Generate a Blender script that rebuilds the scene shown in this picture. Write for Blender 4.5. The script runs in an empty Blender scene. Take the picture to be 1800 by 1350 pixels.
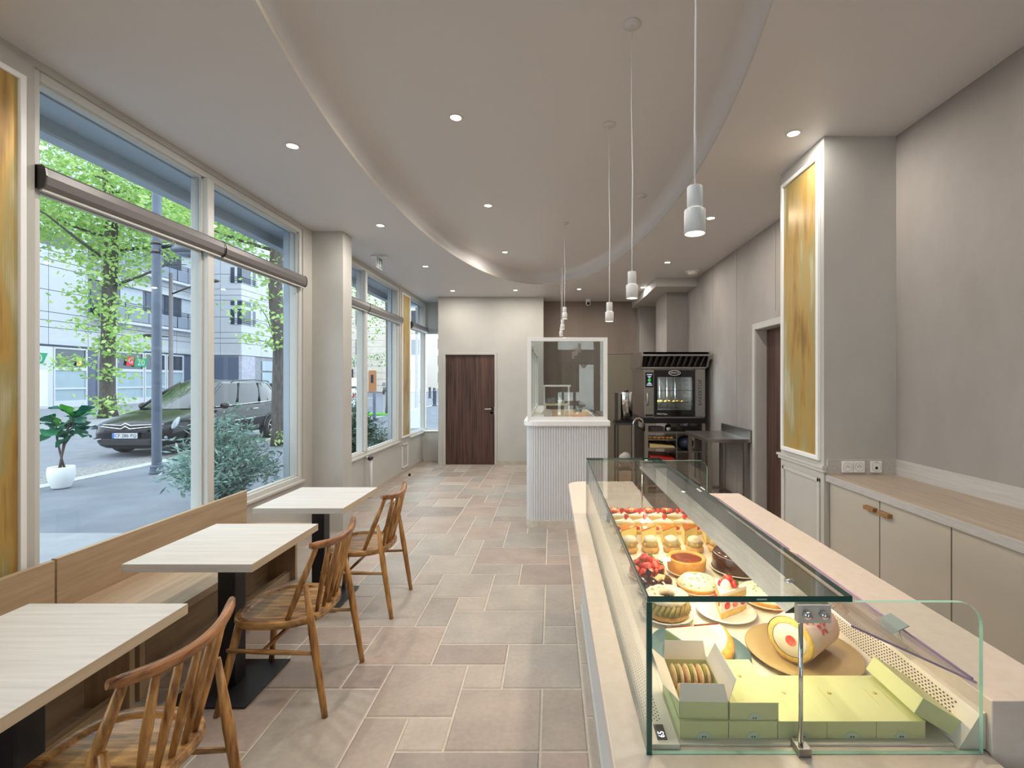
import bpy, bmesh, math, random
from math import pi, sin, cos, radians, sqrt, atan2
from mathutils import Vector, Matrix
random.seed(7)
scene = bpy.context.scene
COL = scene.collection
# ------------------------------------------------------------------ camera
F, CX, CY, H = 835.0, 970.0, 669.0, 1.6      # focal length in px of the 1800x1350 frame, vanishing point, eye height
cam_d = bpy.data.cameras.new('camera'); cam = bpy.data.objects.new('camera', cam_d); COL.objects.link(cam)
cam_d.sensor_width = 36.0; cam_d.lens = F / 1800 * 36.0
cam_d.shift_x = -(CX - 900) / 1800; cam_d.shift_y = (CY - 675) / 1800
cam_d.clip_start = 0.05; cam_d.clip_end = 300
cam.location = (0, 0, H); cam.rotation_euler = (pi / 2, 0, 0)
scene.camera = cam
# ------------------------------------------------------------------ world and exposure
SKY = 2.9
world = bpy.data.worlds.new('overcast_sky'); scene.world = world; world.use_nodes = True
wn = world.node_tree.nodes; wb = wn['Background']
wb.inputs['Color'].default_value = (0.74, 0.87, 1.0, 1); wb.inputs['Strength'].default_value = SKY
vs = scene.view_settings
vs.view_transform = 'Standard'; vs.look = 'None'; vs.gamma = 1.0; vs.use_curve_mapping = False
vs.exposure = 0.35
cy = scene.cycles
cy.max_bounces = 10; cy.diffuse_bounces = 5; cy.glossy_bounces = 4; cy.transmission_bounces = 6
cy.transparent_max_bounces = 24; cy.sample_clamp_indirect = 6.0; cy.caustics_reflective = False; cy.caustics_refractive = False
LAMP = 9.5
PEND = 3.0           # watts of one pendant
CASE = 3.2           # watts of the display case strip
sun_d = bpy.data.lights.new('soft_sun', 'SUN'); sun_d.energy = 0.5; sun_d.angle = radians(40); sun_d.color = (1, .97, .92)
sun = bpy.data.objects.new('soft_sun', sun_d); COL.objects.link(sun); sun.rotation_euler = (radians(38), radians(8), 0)
# ------------------------------------------------------------------ helpers
def px(x, y, Y): return Vector(((x - CX) / F * Y, Y, H - (y - CY) / F * Y))
def fl(x, y, z=0.0):
    Y = (H - z) * F / (y - CY); return Vector(((x - CX) / F * Y, Y, z))
def lin(c):
    c = c / 255.0; return c / 12.92 if c <= .04045 else ((c + .055) / 1.055) ** 2.4
def rgb(r, g, b): return (lin(r), lin(g), lin(b), 1.0)
def newmat(name):
    m = bpy.data.materials.new(name); m.use_nodes = True
    nt = m.node_tree; return m, nt, nt.nodes['Principled BSDF']
def M(name, c, rough=.6, metal=0.0, c2=None, sc=6.0, stretch=(1, 1, 1), bump=0.0, bsc=None, rnd=0.0, detail=4, lo=.35, hi=.65,
      coat=0.0, emit=None, es=0.0, spec=None, alpha=None, gen=False, sss=0.0):
    m, nt, p = newmat(name); N = nt.nodes; L = nt.links
    p.inputs['Base Color'].default_value = rgb(*c); p.inputs['Roughness'].default_value = rough; p.inputs['Metallic'].default_value = metal
    if coat: p.inputs['Coat Weight'].default_value = coat; p.inputs['Coat Roughness'].default_value = .12
    if spec is not None: p.inputs['Specular IOR Level'].default_value = spec
    if emit: p.inputs['Emission Color'].default_value = rgb(*emit); p.inputs['Emission Strength'].default_value = es
    if c2 or bump or rnd:
        tc = N.new('ShaderNodeTexCoord'); mp = N.new('ShaderNodeMapping'); mp.inputs['Scale'].default_value = stretch
        oi = N.new('ShaderNodeObjectInfo'); mu = N.new('ShaderNodeVectorMath'); mu.operation = 'SCALE'; mu.inputs[0].default_value = (17, 31, 23)
        L.new(oi.outputs['Random'], mu.inputs['Scale']); L.new(mu.outputs[0], mp.inputs['Location'])
        L.new(tc.outputs['Object'], mp.inputs['Vector'])
        nz = N.new('ShaderNodeTexNoise'); nz.inputs['Scale'].default_value = sc; nz.inputs['Detail'].default_value = detail
        nz.inputs['Roughness'].default_value = .6
        L.new(mp.outputs['Vector'], nz.inputs['Vector'])
        col = None
        if c2:
            rp = N.new('ShaderNodeValToRGB'); rp.color_ramp.elements[0].position = lo; rp.color_ramp.elements[1].position = hi
            rp.color_ramp.elements[0].color = rgb(*c); rp.color_ramp.elements[1].color = rgb(*c2)
            L.new(nz.outputs['Fac'], rp.inputs['Fac']); col = rp.outputs['Color']
        if rnd:
            hs = N.new('ShaderNodeHueSaturation'); mr = N.new('ShaderNodeMapRange')
            mr.inputs['To Min'].default_value = 1 - rnd; mr.inputs['To Max'].default_value = 1 + rnd
            L.new(oi.outputs['Random'], mr.inputs['Value']); L.new(mr.outputs['Result'], hs.inputs['Value'])
            if col: L.new(col, hs.inputs['Color'])
            else: hs.inputs['Color'].default_value = rgb(*c)
            col = hs.outputs['Color']
        if col: L.new(col, p.inputs['Base Color'])
        if bump:
            nb = nz
            if bsc:
                nb = N.new('ShaderNodeTexNoise'); nb.inputs['Scale'].default_value = bsc; nb.inputs['Detail'].default_value = 5
                L.new(mp.outputs['Vector'], nb.inputs['Vector'])
            b = N.new('ShaderNodeBump'); b.inputs['Strength'].default_value = bump; b.inputs['Distance'].default_value = .01
            L.new(nb.outputs['Fac'], b.inputs['Height']); L.new(b.outputs['Normal'], p.inputs['Normal'])
    return m
def glassmat(name, tint=(1, 1, 1), f0=.04, rough=0.0, k=.96):
    m, nt, p = newmat(name); N = nt.nodes; L = nt.links; N.remove(p)
    out = N['Material Output']; t = N.new('ShaderNodeBsdfTransparent'); t.inputs['Color'].default_value = (*tint, 1)
    g = N.new('ShaderNodeBsdfGlossy'); g.inputs['Roughness'].default_value = rough
    lw = N.new('ShaderNodeLayerWeight'); lw.inputs['Blend'].default_value = .5      # Schlick reflectance of a thin pane
    pw = N.new('ShaderNodeMath'); pw.operation = 'POWER'; pw.inputs[1].default_value = 5; L.new(lw.outputs['Facing'], pw.inputs[0])
    ad = N.new('ShaderNodeMath'); ad.operation = 'MULTIPLY_ADD'; ad.inputs[1].default_value = k; ad.inputs[2].default_value = f0; ad.use_clamp = True
    L.new(pw.outputs[0], ad.inputs[0])
    mx = N.new('ShaderNodeMixShader'); L.new(ad.outputs[0], mx.inputs[0])
    L.new(t.outputs[0], mx.inputs[1]); L.new(g.outputs[0], mx.inputs[2]); L.new(mx.outputs[0], out.inputs['Surface'])
    return m
def emat(name, c, s):
    m, nt, p = newmat(name); p.inputs['Base Color'].default_value = rgb(*c)
    p.inputs['Emission Color'].default_value = rgb(*c); p.inputs['Emission Strength'].default_value = s; return m

def setp(o, label=None, cat=None, group=None, kind=None):
    if label: o['label'] = label
    if cat: o['category'] = cat
    if group: o['group'] = group
    if kind: o['kind'] = kind
    return o
def thing(name, label, cat, loc=(0, 0, 0), rz=0.0, group=None, kind=None):
    o = bpy.data.objects.new(name, None); COL.objects.link(o); o.empty_display_size = .1
    o.location = loc; o.rotation_euler = (0, 0, rz); return setp(o, label, cat, group, kind)
def copy_tree(o, parent=None):
    c = o.copy(); COL.objects.link(c); c.parent = parent
    for ch in o.children: copy_tree(ch, c)
    return c
class MB:
    def __init__(s): s.v = []; s.f = []; s.m = []; s.sm = []
    def add(s, vs_, fs, mi=0, smooth=False):
        b = len(s.v); s.v += [tuple(v) for v in vs_]
        for f in fs: s.f.append([b + i for i in f]); s.m.append(mi); s.sm.append(smooth)
        return s
    def box(s, x0, x1, y0, y1, z0, z1, mi=0):
        return s.add([(x0, y0, z0), (x1, y0, z0), (x1, y1, z0), (x0, y1, z0), (x0, y0, z1), (x1, y0, z1), (x1, y1, z1), (x0, y1, z1)],
                     [(3, 2, 1, 0), (4, 5, 6, 7), (0, 1, 5, 4), (1, 2, 6, 5), (2, 3, 7, 6), (3, 0, 4, 7)], mi)
    def cbox(s, c, d, rot=None, mi=0):
        hx, hy, hz = d[0] / 2, d[1] / 2, d[2] / 2
        vs_ = [Vector((x, y, z)) for z in (-hz, hz) for x, y in ((-hx, -hy), (hx, -hy), (hx, hy), (-hx, hy))]
        if rot is not None: vs_ = [rot @ v for v in vs_]
        c = Vector(c)
        return s.add([c + v for v in vs_], [(3, 2, 1, 0), (4, 5, 6, 7), (0, 1, 5, 4), (1, 2, 6, 5), (2, 3, 7, 6), (3, 0, 4, 7)], mi)
    def tube(s, pts, rs, n=10, caps=True, mi=0, closed=False, flat=1.0):
        pts = [Vector(p) for p in pts]; k = len(pts)
        if not hasattr(rs, '__len__'): rs = [rs] * k
        b = len(s.v); up = None
        for i, p in enumerate(pts):
            if closed: t = pts[(i + 1) % k] - pts[i - 1]
            else: t = pts[min(i + 1, k - 1)] - pts[max(i - 1, 0)]
            t.normalize()
            if up is None:
                up = Vector((0, 0, 1)) if abs(t.z) < .9 else Vector((1, 0, 0))
            u = up - t * up.dot(t)
            if u.length < 1e-4: u = t.orthogonal()
            u.normalize(); w = t.cross(u); up = u
            for j in range(n):
                a = 2 * pi * j / n
                s.v.append(tuple(p + (u * cos(a) * flat + w * sin(a)) * rs[i]))
        for i in range(k if closed else k - 1):
            i2 = (i + 1) % k
            for j in range(n):
                s.f.append([b + i * n + j, b + i * n + (j + 1) % n, b + i2 * n + (j + 1) % n, b + i2 * n + j]); s.m.append(mi); s.sm.append(True)
        if caps and not closed:
            s.f.append([b + j for j in range(n)][::-1]); s.m.append(mi); s.sm.append(False)
            s.f.append([b + (k - 1) * n + j for j in range(n)]); s.m.append(mi); s.sm.append(False)
        return s
    def cyl(s, p0, p1, r, r1=None, n=16, mi=0): return s.tube([p0, p1], [r, r if r1 is None else r1], n, True, mi)
    def lathe(s, prof, n=24, c=(0, 0, 0), mi=0, sx=1.0, sy=1.0, a0=0.0, a1=2 * pi, rot=None, smooth=True):
        b = len(s.v); full = abs(a1 - a0 - 2 * pi) < 1e-6; nn = n if full else n + 1; c = Vector(c)
        for r, z in prof:
            for j in range(nn):
                a = a0 + (a1 - a0) * j / n
                q = Vector((r * cos(a) * sx, r * sin(a) * sy, z))
                if rot is not None: q = rot @ q
                s.v.append(tuple(c + q))
        for i in range(len(prof) - 1):
            for j in range(n):
                j2 = (j + 1) % nn if full else j + 1
                s.f.append([b + i * nn + j, b + i * nn + j2, b + (i + 1) * nn + j2, b + (i + 1) * nn + j]); s.m.append(mi); s.sm.append(smooth)
        return s
    def sphere(s, c, r, n=10, mrows=6, sc=(1, 1, 1), mi=0, rot=None):
        prof = [(max(r * sin(pi * i / mrows), 1e-5), -r * cos(pi * i / mrows)) for i in range(mrows + 1)]
        b = len(s.v); s.lathe(prof, n, (0, 0, 0), mi)
        c = Vector(c)
        for i in range(b, len(s.v)):
            q = Vector(s.v[i]); q = Vector((q.x * sc[0], q.y * sc[1], q.z * sc[2]))
            if rot is not None: q = rot @ q
            s.v[i] = tuple(q + c)
        return s
    def prism(s, poly, a0, a1, axis='z', mi=0, smooth=False):
        n = len(poly)
        def P(u, v, a): return (u, v, a) if axis == 'z' else ((a, u, v) if axis == 'x' else (u, a, v))
        vs_ = [P(u, v, a0) for u, v in poly] + [P(u, v, a1) for u, v in poly]
        fs = [[i, (i + 1) % n, n + (i + 1) % n, n + i] for i in range(n)]
        b = len(s.v); s.add(vs_, fs, mi, smooth); s.add([], [], mi)
        s.f.append([b + i for i in range(n)][::-1]); s.m.append(mi); s.sm.append(False)
        s.f.append([b + n + i for i in range(n)]); s.m.append(mi); s.sm.append(False)
        return s
    def quad(s, a, b_, c, d, mi=0): return s.add([a, b_, c, d], [(0, 1, 2, 3)], mi)
    def mesh(s, name, mats, off=None, fix=True):
        me = bpy.data.meshes.new(name)
        vs_ = s.v if off is None else [(v[0] - off[0], v[1] - off[1], v[2] - off[2]) for v in s.v]
        me.from_pydata(vs_, [], s.f)
        for m in (mats if isinstance(mats, (list, tuple)) else [mats]): me.materials.append(m)
        me.polygons.foreach_set('material_index', s.m); me.polygons.foreach_set('use_smooth', s.sm)
        if fix:
            bm = bmesh.new(); bm.from_mesh(me); bmesh.ops.recalc_face_normals(bm, faces=bm.faces); bm.to_mesh(me); bm.free()
        me.update(); return me
    def build(s, name, mats, parent=None, world=True, bevel=0.0, seg=2, sub=0, fix=True, kind=None, loc=None):
        off = None
        if parent is not None and world:
            off = Vector(parent.location)
            if parent.parent is not None: off = off + Vector(parent.parent.location)
        if loc is not None: off = Vector(loc)
        me = s.mesh(name, mats, off, fix)
        o = bpy.data.objects.new(name, me); COL.objects.link(o)
        if loc is not None: o.location = loc
        if parent is not None: o.parent = parent
        if bevel:
            bv = o.modifiers.new('bevel', 'BEVEL'); bv.width = bevel; bv.segments = seg; bv.limit_method = 'ANGLE'; bv.angle_limit = radians(40)
        if sub:
            sd = o.modifiers.new('subdivision', 'SUBSURF'); sd.levels = sub; sd.render_levels = sub
        if kind: o['kind'] = kind
        return o
def bez(p0, p1, p2, p3, n=10):
    p0, p1, p2, p3 = map(Vector, (p0, p1, p2, p3)); out = []
    for i in range(n + 1):
        t = i / n; out.append(p0 * (1 - t) ** 3 + p1 * 3 * t * (1 - t) ** 2 + p2 * 3 * t * t * (1 - t) + p3 * t ** 3)
    return out
def text_mb(txt, size, depth=.001, mat4=None, mi=0, align='CENTER', res=2):
    cu = bpy.data.curves.new('t', 'FONT'); cu.body = txt; cu.size = size; cu.extrude = depth; cu.align_x = align; cu.align_y = 'CENTER'; cu.resolution_u = res
    o = bpy.data.objects.new('t', cu); COL.objects.link(o)
    dg = bpy.context.evaluated_depsgraph_get(); me = bpy.data.meshes.new_from_object(o.evaluated_get(dg))
    mb = MB(); mb.add([(mat4 @ v.co if mat4 else v.co) for v in me.vertices], [list(p.vertices) for p in me.polygons], mi)
    bpy.data.objects.remove(o); bpy.data.curves.remove(cu); bpy.data.meshes.remove(me); return mb
def arealight(name, loc, size, power, color, rot=(0, 0, 0), size_y=None, shape='DISK', spread=pi, parent=None):
    d = bpy.data.lights.new(name, 'AREA'); d.energy = power; d.color = color; d.shape = shape; d.size = size
    if size_y: d.size_y = size_y
    d.spread = spread
    o = bpy.data.objects.new(name, d); COL.objects.link(o); o.location = loc; o.rotation_euler = rot
    if parent: o.parent = parent
    return o
# ------------------------------------------------------------------ shared materials
m_wall = M('greige_paint', (184, 181, 174), .75, c2=(190, 187, 180), sc=2.5, bump=.05, bsc=120)
m_rwall = M('taupe_plaster', (148, 141, 134), .8, c2=(162, 155, 148), sc=1.6, stretch=(1, 1, .5), bump=.12, bsc=60)
m_dwall = M('dark_taupe_plaster', (128, 114, 103), .8, c2=(142, 128, 117), sc=1.5, stretch=(1, 1, .4), bump=.12, bsc=60)
m_ceil = M('warm_ceiling_paint', (214, 211, 209), .5)
m_white = M('white_lacquer', (240, 240, 238), .35)
m_trim = M('pale_grey_trim', (200, 198, 190), .45)
m_frame = M('window_frame_paint', (205, 205, 200), .4)
m_grout = M('pale_grout', (212, 204, 190), .85, c2=(198, 190, 176), sc=30)
m_glass = glassmat('window_glass', (.97, .985, .98), .025, k=.6)
m_glassc = glassmat('case_glass', (.965, .985, .975), .055, k=.75)
m_glassm = glassmat('screen_glass', (.80, .84, .84), .12)
m_gedge = M('green_glass_edge', (12, 74, 66), .12, coat=.5)
m_gedge2 = M('pale_glass_edge', (160, 205, 185), .15)
m_steel = M('brushed_steel', (176, 172, 166), .32, 1.0, c2=(160, 156, 150), sc=8, stretch=(1, 1, 30))
m_dsteel = M('dark_steel', (92, 90, 88), .35, 1.0)
m_chrome = M('chrome', (215, 215, 215), .08, 1.0)
m_black = M('matt_black_metal', (24, 25, 28), .45)
m_bplast = M('black_plastic', (16, 16, 18), .3)
def wood(name, c1, c2, stretch, sc=3.0, rough=.45, rnd=.04, bump=.05, lo=.3, hi=.7): return M(name, c1, rough, 0, c2, sc, stretch, bump, None, rnd, 6, lo, hi)
m_oakY = wood('pale_oak_laminate', (162, 138, 110), (184, 160, 130), (14, 1.0, 14), 2.5)
m_oakZ = wood('oak_end_panel', (168, 142, 110), (188, 162, 128), (14, 14, 1.0), 2.5)
m_tabX = wood('whitewashed_oak', (198, 194, 187), (218, 214, 208), (1.0, 22, 22), 2.2, .5)
m_tabY = wood('grey_oak_laminate', (152, 137, 119), (172, 157, 139), (22, 1.0, 22), 2.2, .5)
m_acX = wood('acacia_along', (92, 54, 24), (192, 146, 88), (2.0, 16, 16), 2.4, .3, .08, .06, .34, .64)
m_acZ = wood('acacia_upright', (104, 60, 24), (196, 146, 82), (18, 18, 2.0), 2.6, .3, .14, .06, .32, .66)
m_wal = wood('dark_walnut_veneer', (44, 28, 23), (98, 68, 56), (16, 16, .5), 2.0, .4, .0, .03, .33, .67)
# ================================================================== STRUCTURE
ZC, ZU = 3.19, 3.40
XL, XR, YB, YF = -2.55, 2.24, 9.55, -3.0
# ---- floor with stone tiles
fb = MB(); fb.box(-2.75, 2.45, YF - .1, 9.75, -.12, -.004)
floor = fb.build('floor', m_grout); setp(floor, 'pale limestone floor laid in a random opus pattern', 'floor', kind='structure')
def stone_mat():
    m, nt, p = newmat('limestone_tile'); N = nt.nodes; L = nt.links
    tc = N.new('ShaderNodeTexCoord'); oi = N.new('ShaderNodeObjectInfo'); mp = N.new('ShaderNodeMapping')
    mu = N.new('ShaderNodeVectorMath'); mu.operation = 'SCALE'; mu.inputs[0].default_value = (41, 57, 13)
    L.new(oi.outputs['Random'], mu.inputs['Scale']); L.new(mu.outputs[0], mp.inputs['Location']); L.new(tc.outputs['Object'], mp.inputs['Vector'])
    n1 = N.new('ShaderNodeTexNoise'); n1.inputs['Scale'].default_value = 4; n1.inputs['Detail'].default_value = 6; L.new(mp.outputs[0], n1.inputs['Vector'])
    n2 = N.new('ShaderNodeTexNoise'); n2.inputs['Scale'].default_value = 40; n2.inputs['Detail'].default_value = 6; L.new(mp.outputs[0], n2.inputs['Vector'])
    base = N.new('ShaderNodeValToRGB'); e = base.color_ramp.elements
    e[0].position = 0; e[0].color = rgb(158, 146, 136); e[1].position = 1; e[1].color = rgb(190, 177, 163)
    x = base.color_ramp.elements.new(.35); x.color = rgb(182, 162, 148); x = base.color_ramp.elements.new(.7); x.color = rgb(166, 158, 148)
    L.new(oi.outputs['Random'], base.inputs['Fac'])
    mr = N.new('ShaderNodeMapRange'); mr.inputs['From Min'].default_value = .3; mr.inputs['From Max'].default_value = .7; mr.inputs['To Min'].default_value = .86; mr.inputs['To Max'].default_value = 1.1
    L.new(n1.outputs['Fac'], mr.inputs['Value'])
    mr2 = N.new('ShaderNodeMapRange'); mr2.inputs['From Min'].default_value = .3; mr2.inputs['From Max'].default_value = .7; mr2.inputs['To Min'].default_value = .93; mr2.inputs['To Max'].default_value = 1.05
    L.new(n2.outputs['Fac'], mr2.inputs['Value'])
    mm = N.new('ShaderNodeMath'); mm.operation = 'MULTIPLY'; L.new(mr.outputs[0], mm.inputs[0]); L.new(mr2.outputs[0], mm.inputs[1])
    hs = N.new('ShaderNodeHueSaturation'); L.new(mm.outputs[0], hs.inputs['Value']); L.new(base.outputs[0], hs.inputs['Color']); L.new(hs.outputs[0], p.inputs['Base Color'])
    p.inputs['Roughness'].default_value = .42
    b = N.new('ShaderNodeBump'); b.inputs['Strength'].default_value = .12; b.inputs['Distance'].default_value = .01
    L.new(n1.outputs['Fac'], b.inputs['Height']); L.new(b.outputs[0], p.inputs['Normal'])
    return m
m_stone = stone_mat()
MX, MY, GX0, GY0 = .2105, .2092, -.05, 2.051
used = {}
def put(i, j, w, d):
    for a in range(w):
        for b in range(d): used[(i + a, j + b)] = 1
    tiles.append((i, j, w, d))
tiles = []
for t in [(0, 0, 2, 2), (-1, 2, 2, 2), (1, 2, 1, 1), (1, 3, 2, 1), (0, 4, 3, 2), (3, 3, 2, 2), (2, 1, 2, 2), (4, 2, 1, 1), (4, -1, 2, 3), (3, -1, 1, 2),
          (2, 0, 1, 1), (0, -2, 3, 2), (5, 2, 2, 2), (5, 4, 2, 1), (6, 0, 2, 2), (0, 6, 2, 2), (2, 6, 1, 1), (3, 5, 1, 2), (2, 7, 2, 2), (1, 8, 1, 1),
          (-1, 8, 2, 2), (1, 9, 2, 1), (4, 8, 1, 1), (3, 9, 2, 2), (0, 10, 3, 2), (-1, 10, 1, 1), (-1, 11, 1, 2), (0, 12, 2, 2), (2, 12, 1, 1), (3, 11, 1, 2),
          (2, 13, 2, 2), (4, 11, 2, 3), (-1, 5, 1, 3), (-1, 4, 1, 1), (-1, 0, 1, 2), (4, 5, 2, 3), (6, 5, 2, 2), (5, 8, 2, 3), (-1, 13, 1, 2), (0, 14, 1, 1), (1, 14, 1, 2)]: put(*t)
rt = random.Random(5)
IMIN, IMAX, JMIN, JMAX = -3, 11, -4, 34
for j in range(JMIN, JMAX + 1):
    for i in range(IMIN, IMAX + 1):
        if (i, j) in used: continue
        opts = [(2, 2), (2, 2), (3, 2), (2, 3), (2, 1), (1, 2), (1, 1), (2, 2)]; rt.shuffle(opts)
        for w, d in opts + [(1, 1)]:
            if i + w - 1 <= IMAX and j + d - 1 <= JMAX and all((i + a, j + b) not in used for a in range(w) for b in range(d)):
                put(i, j, w, d); break
tmesh = {}
def tile_mesh(w, d):
    if (w, d) not in tmesh:
        hx, hy, g, c = w * MX / 2 - .005, d * MY / 2 - .005, .004, .006
        mb = MB(); mb.add([(-hx, -hy, -.01), (hx, -hy, -.01), (hx, hy, -.01), (-hx, hy, -.01), (-hx, -hy, -.003), (hx, -hy, -.003), (hx, hy, -.003), (-hx, hy, -.003),
                           (-hx + c, -hy + c, 0), (hx - c, -hy + c, 0), (hx - c, hy - c, 0), (-hx + c, hy - c, 0)],
                          [(0, 1, 5, 4), (1, 2, 6, 5), (2, 3, 7, 6), (3, 0, 4, 7), (4, 5, 9, 8), (5, 6, 10, 9), (6, 7, 11, 10), (7, 4, 8, 11), (8, 9, 10, 11)])
        tmesh[(w, d)] = mb.mesh('stone_tile', m_stone)
    return tmesh[(w, d)]
for i, j, w, d in tiles:
    x1 = GX0 - i * MX; x0 = x1 - w * MX; y0 = GY0 + j * MY
    if x0 < -2.68 or y0 + d * MY > 9.62: continue
    o = bpy.data.objects.new('stone_tile', tile_mesh(w, d)); COL.objects.link(o); o.parent = floor
    o.location = ((x0 + x1) / 2, y0 + d * MY / 2, 0)
rest = MB()                                    # floor behind the counter and behind the camera, hidden from this view
for j in range(-24, 35, 2):
    for i in range(-11, 12, 2):
        if j >= JMIN and i > IMIN - 1: continue
        if j < JMIN and j + 2 > JMIN: continue
        x1 = GX0 - i * MX; x0 = x1 - 2 * MX; y0 = GY0 + j * MY
        if x0 < -2.68 or x1 > 2.4 or y0 < YF: continue
        if j >= JMIN and x0 < GX0 - (IMIN) * MX - .001: continue
        rest.box(x0 + .004, x1 - .004, y0 + .004, y0 + 2 * MY - .004, -.01, 0)
rest.build('stone_tile_field', m_stone, floor, kind='stuff')
# ---- ceiling with oval recess
EX, EY, EA, EB = -.155, 4.02, 1.275, 3.863
def erad(t, a, b): return 1 / sqrt((cos(t) / a) ** 2 + (sin(t) / b) ** 2)
X0, X1, Y0, Y1 = -2.72, 2.42, YF - .1, 9.75
angs = sorted([2 * pi * i / 160 for i in range(160)] + [atan2(y - EY, x - EX) % (2 * pi) for x in (X0, X1) for y in (Y0, Y1)])
def ept(t, da, z):
    a, b = EA + da, EB + da
    # parametric so that offsets stay parallel
    tt = atan2(sin(t) / EB, cos(t) / EA); return (EX + a * cos(tt), EY + b * sin(tt), z)
def rpt(t, z):
    c, s = cos(t), sin(t); r = 1e9
    if c > 1e-9: r = min(r, (X1 - EX) / c)
    if c < -1e-9: r = min(r, (X0 - EX) / c)
    if s > 1e-9: r = min(r, (Y1 - EY) / s)
    if s < -1e-9: r = min(r, (Y0 - EY) / s)
    return (EX + r * c, EY + r * s, z)
n = len(angs)
cb = MB(); cb.add([rpt(t, ZC) for t in angs] + [ept(t, 0, ZC) for t in angs], [(i, (i + 1) % n, n + (i + 1) % n, n + i) for i in range(n)])
cb.add([(X0, Y0, ZC + .35), (X1, Y0, ZC + .35), (X1, Y1, ZC + .35), (X0, Y1, ZC + .35), (X0, Y0, ZC), (X1, Y0, ZC), (X1, Y1, ZC), (X0, Y1, ZC)],
       [(0, 1, 2, 3), (4, 5, 1, 0), (5, 6, 2, 1), (6, 7, 3, 2), (7, 4, 0, 3)])
ceiling = cb.build('ceiling', m_ceil, fix=False); setp(ceiling, 'taupe ceiling with a large oval recess', 'ceiling', kind='structure')
def ring(rows, name, m):
    mb = MB(); k = len(rows)
    for da, z in rows:
        mb.v += [ept(t, da, z) for t in angs]
    for r in range(k - 1):
        for i in range(n):
            mb.f.append([r * n + i, r * n + (i + 1) % n, (r + 1) * n + (i + 1) % n, (r + 1) * n + i]); mb.m.append(0); mb.sm.append(True)
    return mb.build(name, m, ceiling, fix=False)
o = ring([(0, ZC), (0, ZC + .028), (.0, ZC + .03), (.045, ZC + .03)], 'recess_lip', M('lip_paint', (196, 188, 176), .5))
for p_ in o.data.polygons: p_.use_smooth = False
fil = [(.045, ZC + .03), (.045, ZU - .11)] + [(.045 - .11 * (1 - cos(a)), ZU - .11 + .11 * sin(a)) for a in [pi / 2 * i / 8 for i in range(1, 9)]]
ring(fil, 'recess_side', m_ceil)
ub = MB(); ub.v = [ept(t, -.065, ZU) for t in angs]; ub.f = [list(range(n))]; ub.m = [0]; ub.sm = [False]; ub.build('recess_top', m_ceil, ceiling, fix=False)
# ---- walls
wl = MB()
SILL = .585
wl.box(-2.73, XL, YF, 9.66, 0, SILL - .02)
wl.box(-2.73, XL + .01, .95, 2.333, SILL - .02, 3.15)               # pier with gold panel
wl.box(-2.73, XL, YF, -2.7, SILL - .02, 3.15)
wl.box(-2.73, XL, 4.87, 5.27, SILL - .02, 3.15)
wl.box(-2.73, XL, 7.96, 8.55, SILL - .02, 3.15)
wl.box(-2.73, XL, YF, 9.66, 3.15, ZC + .1)
wall_left = wl.build('wall_left', m_wall); setp(wall_left, 'low greige wall and piers below and between the street windows', 'wall', kind='structure')
MB().box(-2.56, -2.22, 5.05, 5.27, 0, ZC).build('pillar', m_wall, wall_left)
for y0, y1 in ((-2.7, .95), (2.333, 4.87), (5.27, 7.96), (8.55, 9.66)):
    MB().box(-2.70, XL + .025, y0, y1, SILL - .02, SILL + .004).build('window_sill', m_trim, wall_left, bevel=.004)
lb = MB()
for z0, z1, y0, y1 in ((.10, .115, 8.08, 8.4), (.49, .505, 8.08, 8.4)): lb.box(XL, XL + .012, y0, y1, z0, z1)
for y0, y1 in ((8.08, 8.095), (8.385, 8.4)): lb.box(XL, XL + .012, y0, y1, .1, .505)
lb.build('panel_moulding', m_white, wall_left)
wr = MB()
wr.box(XR, 2.42, YF, 4.40, 0, ZC); wr.box(XR, 2.42, 5.22, YB + .1, 0, ZC); wr.box(XR, 2.42, 4.40, 5.22, 2.16, ZC); wr.box(2.40, 2.42, 4.4, 5.22, 0, 2.16)
wall_right = wr.build('wall_right', m_rwall); setp(wall_right, 'taupe plaster wall along the serving side', 'wall', kind='structure')
for y in (5.75, 6.6, 4.75):
    MB().box(XR - .003, XR, y, y + .006, 2.3 if y < 5.2 else 0, ZC).build('wall_seam', m_rwall, wall_right)
# pier projecting from the right wall
pr = MB(); pr.box(1.77, XR + .01, 3.09, 3.67, 0, ZC)
pier = pr.build('pier', m_wall, wall_right)
b = MB(); b.box(1.755, 1.77, 3.075, 3.685, 1.005, 1.03); b.box(1.745, 1.77, 3.065, 3.695, 1.03, 1.045); b.box(1.76, 1.78, 3.07, 3.09, 1.005, 1.045)
b.build('dado_rail', m_trim, wall_right)
b = MB()
for (y0, y1, z0, z1) in ((3.13, 3.63, .93, .955), (3.13, 3.63, .12, .145), (3.13, 3.155, .12, .955), (3.605, 3.63, .12, .955)): b.box(1.758, 1.77, y0, y1, z0, z1)
b.build('panel_moulding', m_trim, wall_right, bevel=.003)
wb_ = MB()
wb_.box(-2.16, -2.03, 9.03, 9.7, 0, ZC); wb_.box(-1.08, -.16, 9.03, 9.7, 0, ZC); wb_.box(-2.03, -1.08, 9.03, 9.7, 2.09, ZC); wb_.box(-2.03, -1.08, 9.14, 9.7, 0, 2.09)
wb_.box(-2.73, -2.16, 9.66, 9.75, 2.6, ZC); wb_.box(-2.62, -2.16, 9.40, 9.75, 0, SILL)
wall_back = wb_.build('wall_back', m_wall); setp(wall_back, 'greige back wall holding the walnut door', 'wall', kind='structure')
MB().box(-2.62, -2.16, 9.38, 9.66, SILL - .0, SILL + .02).build('window_sill', m_trim, wall_back, bevel=.004)
wk = MB(); wk.box(-.16, 2.45, YB, 9.7, 0, ZC)
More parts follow.
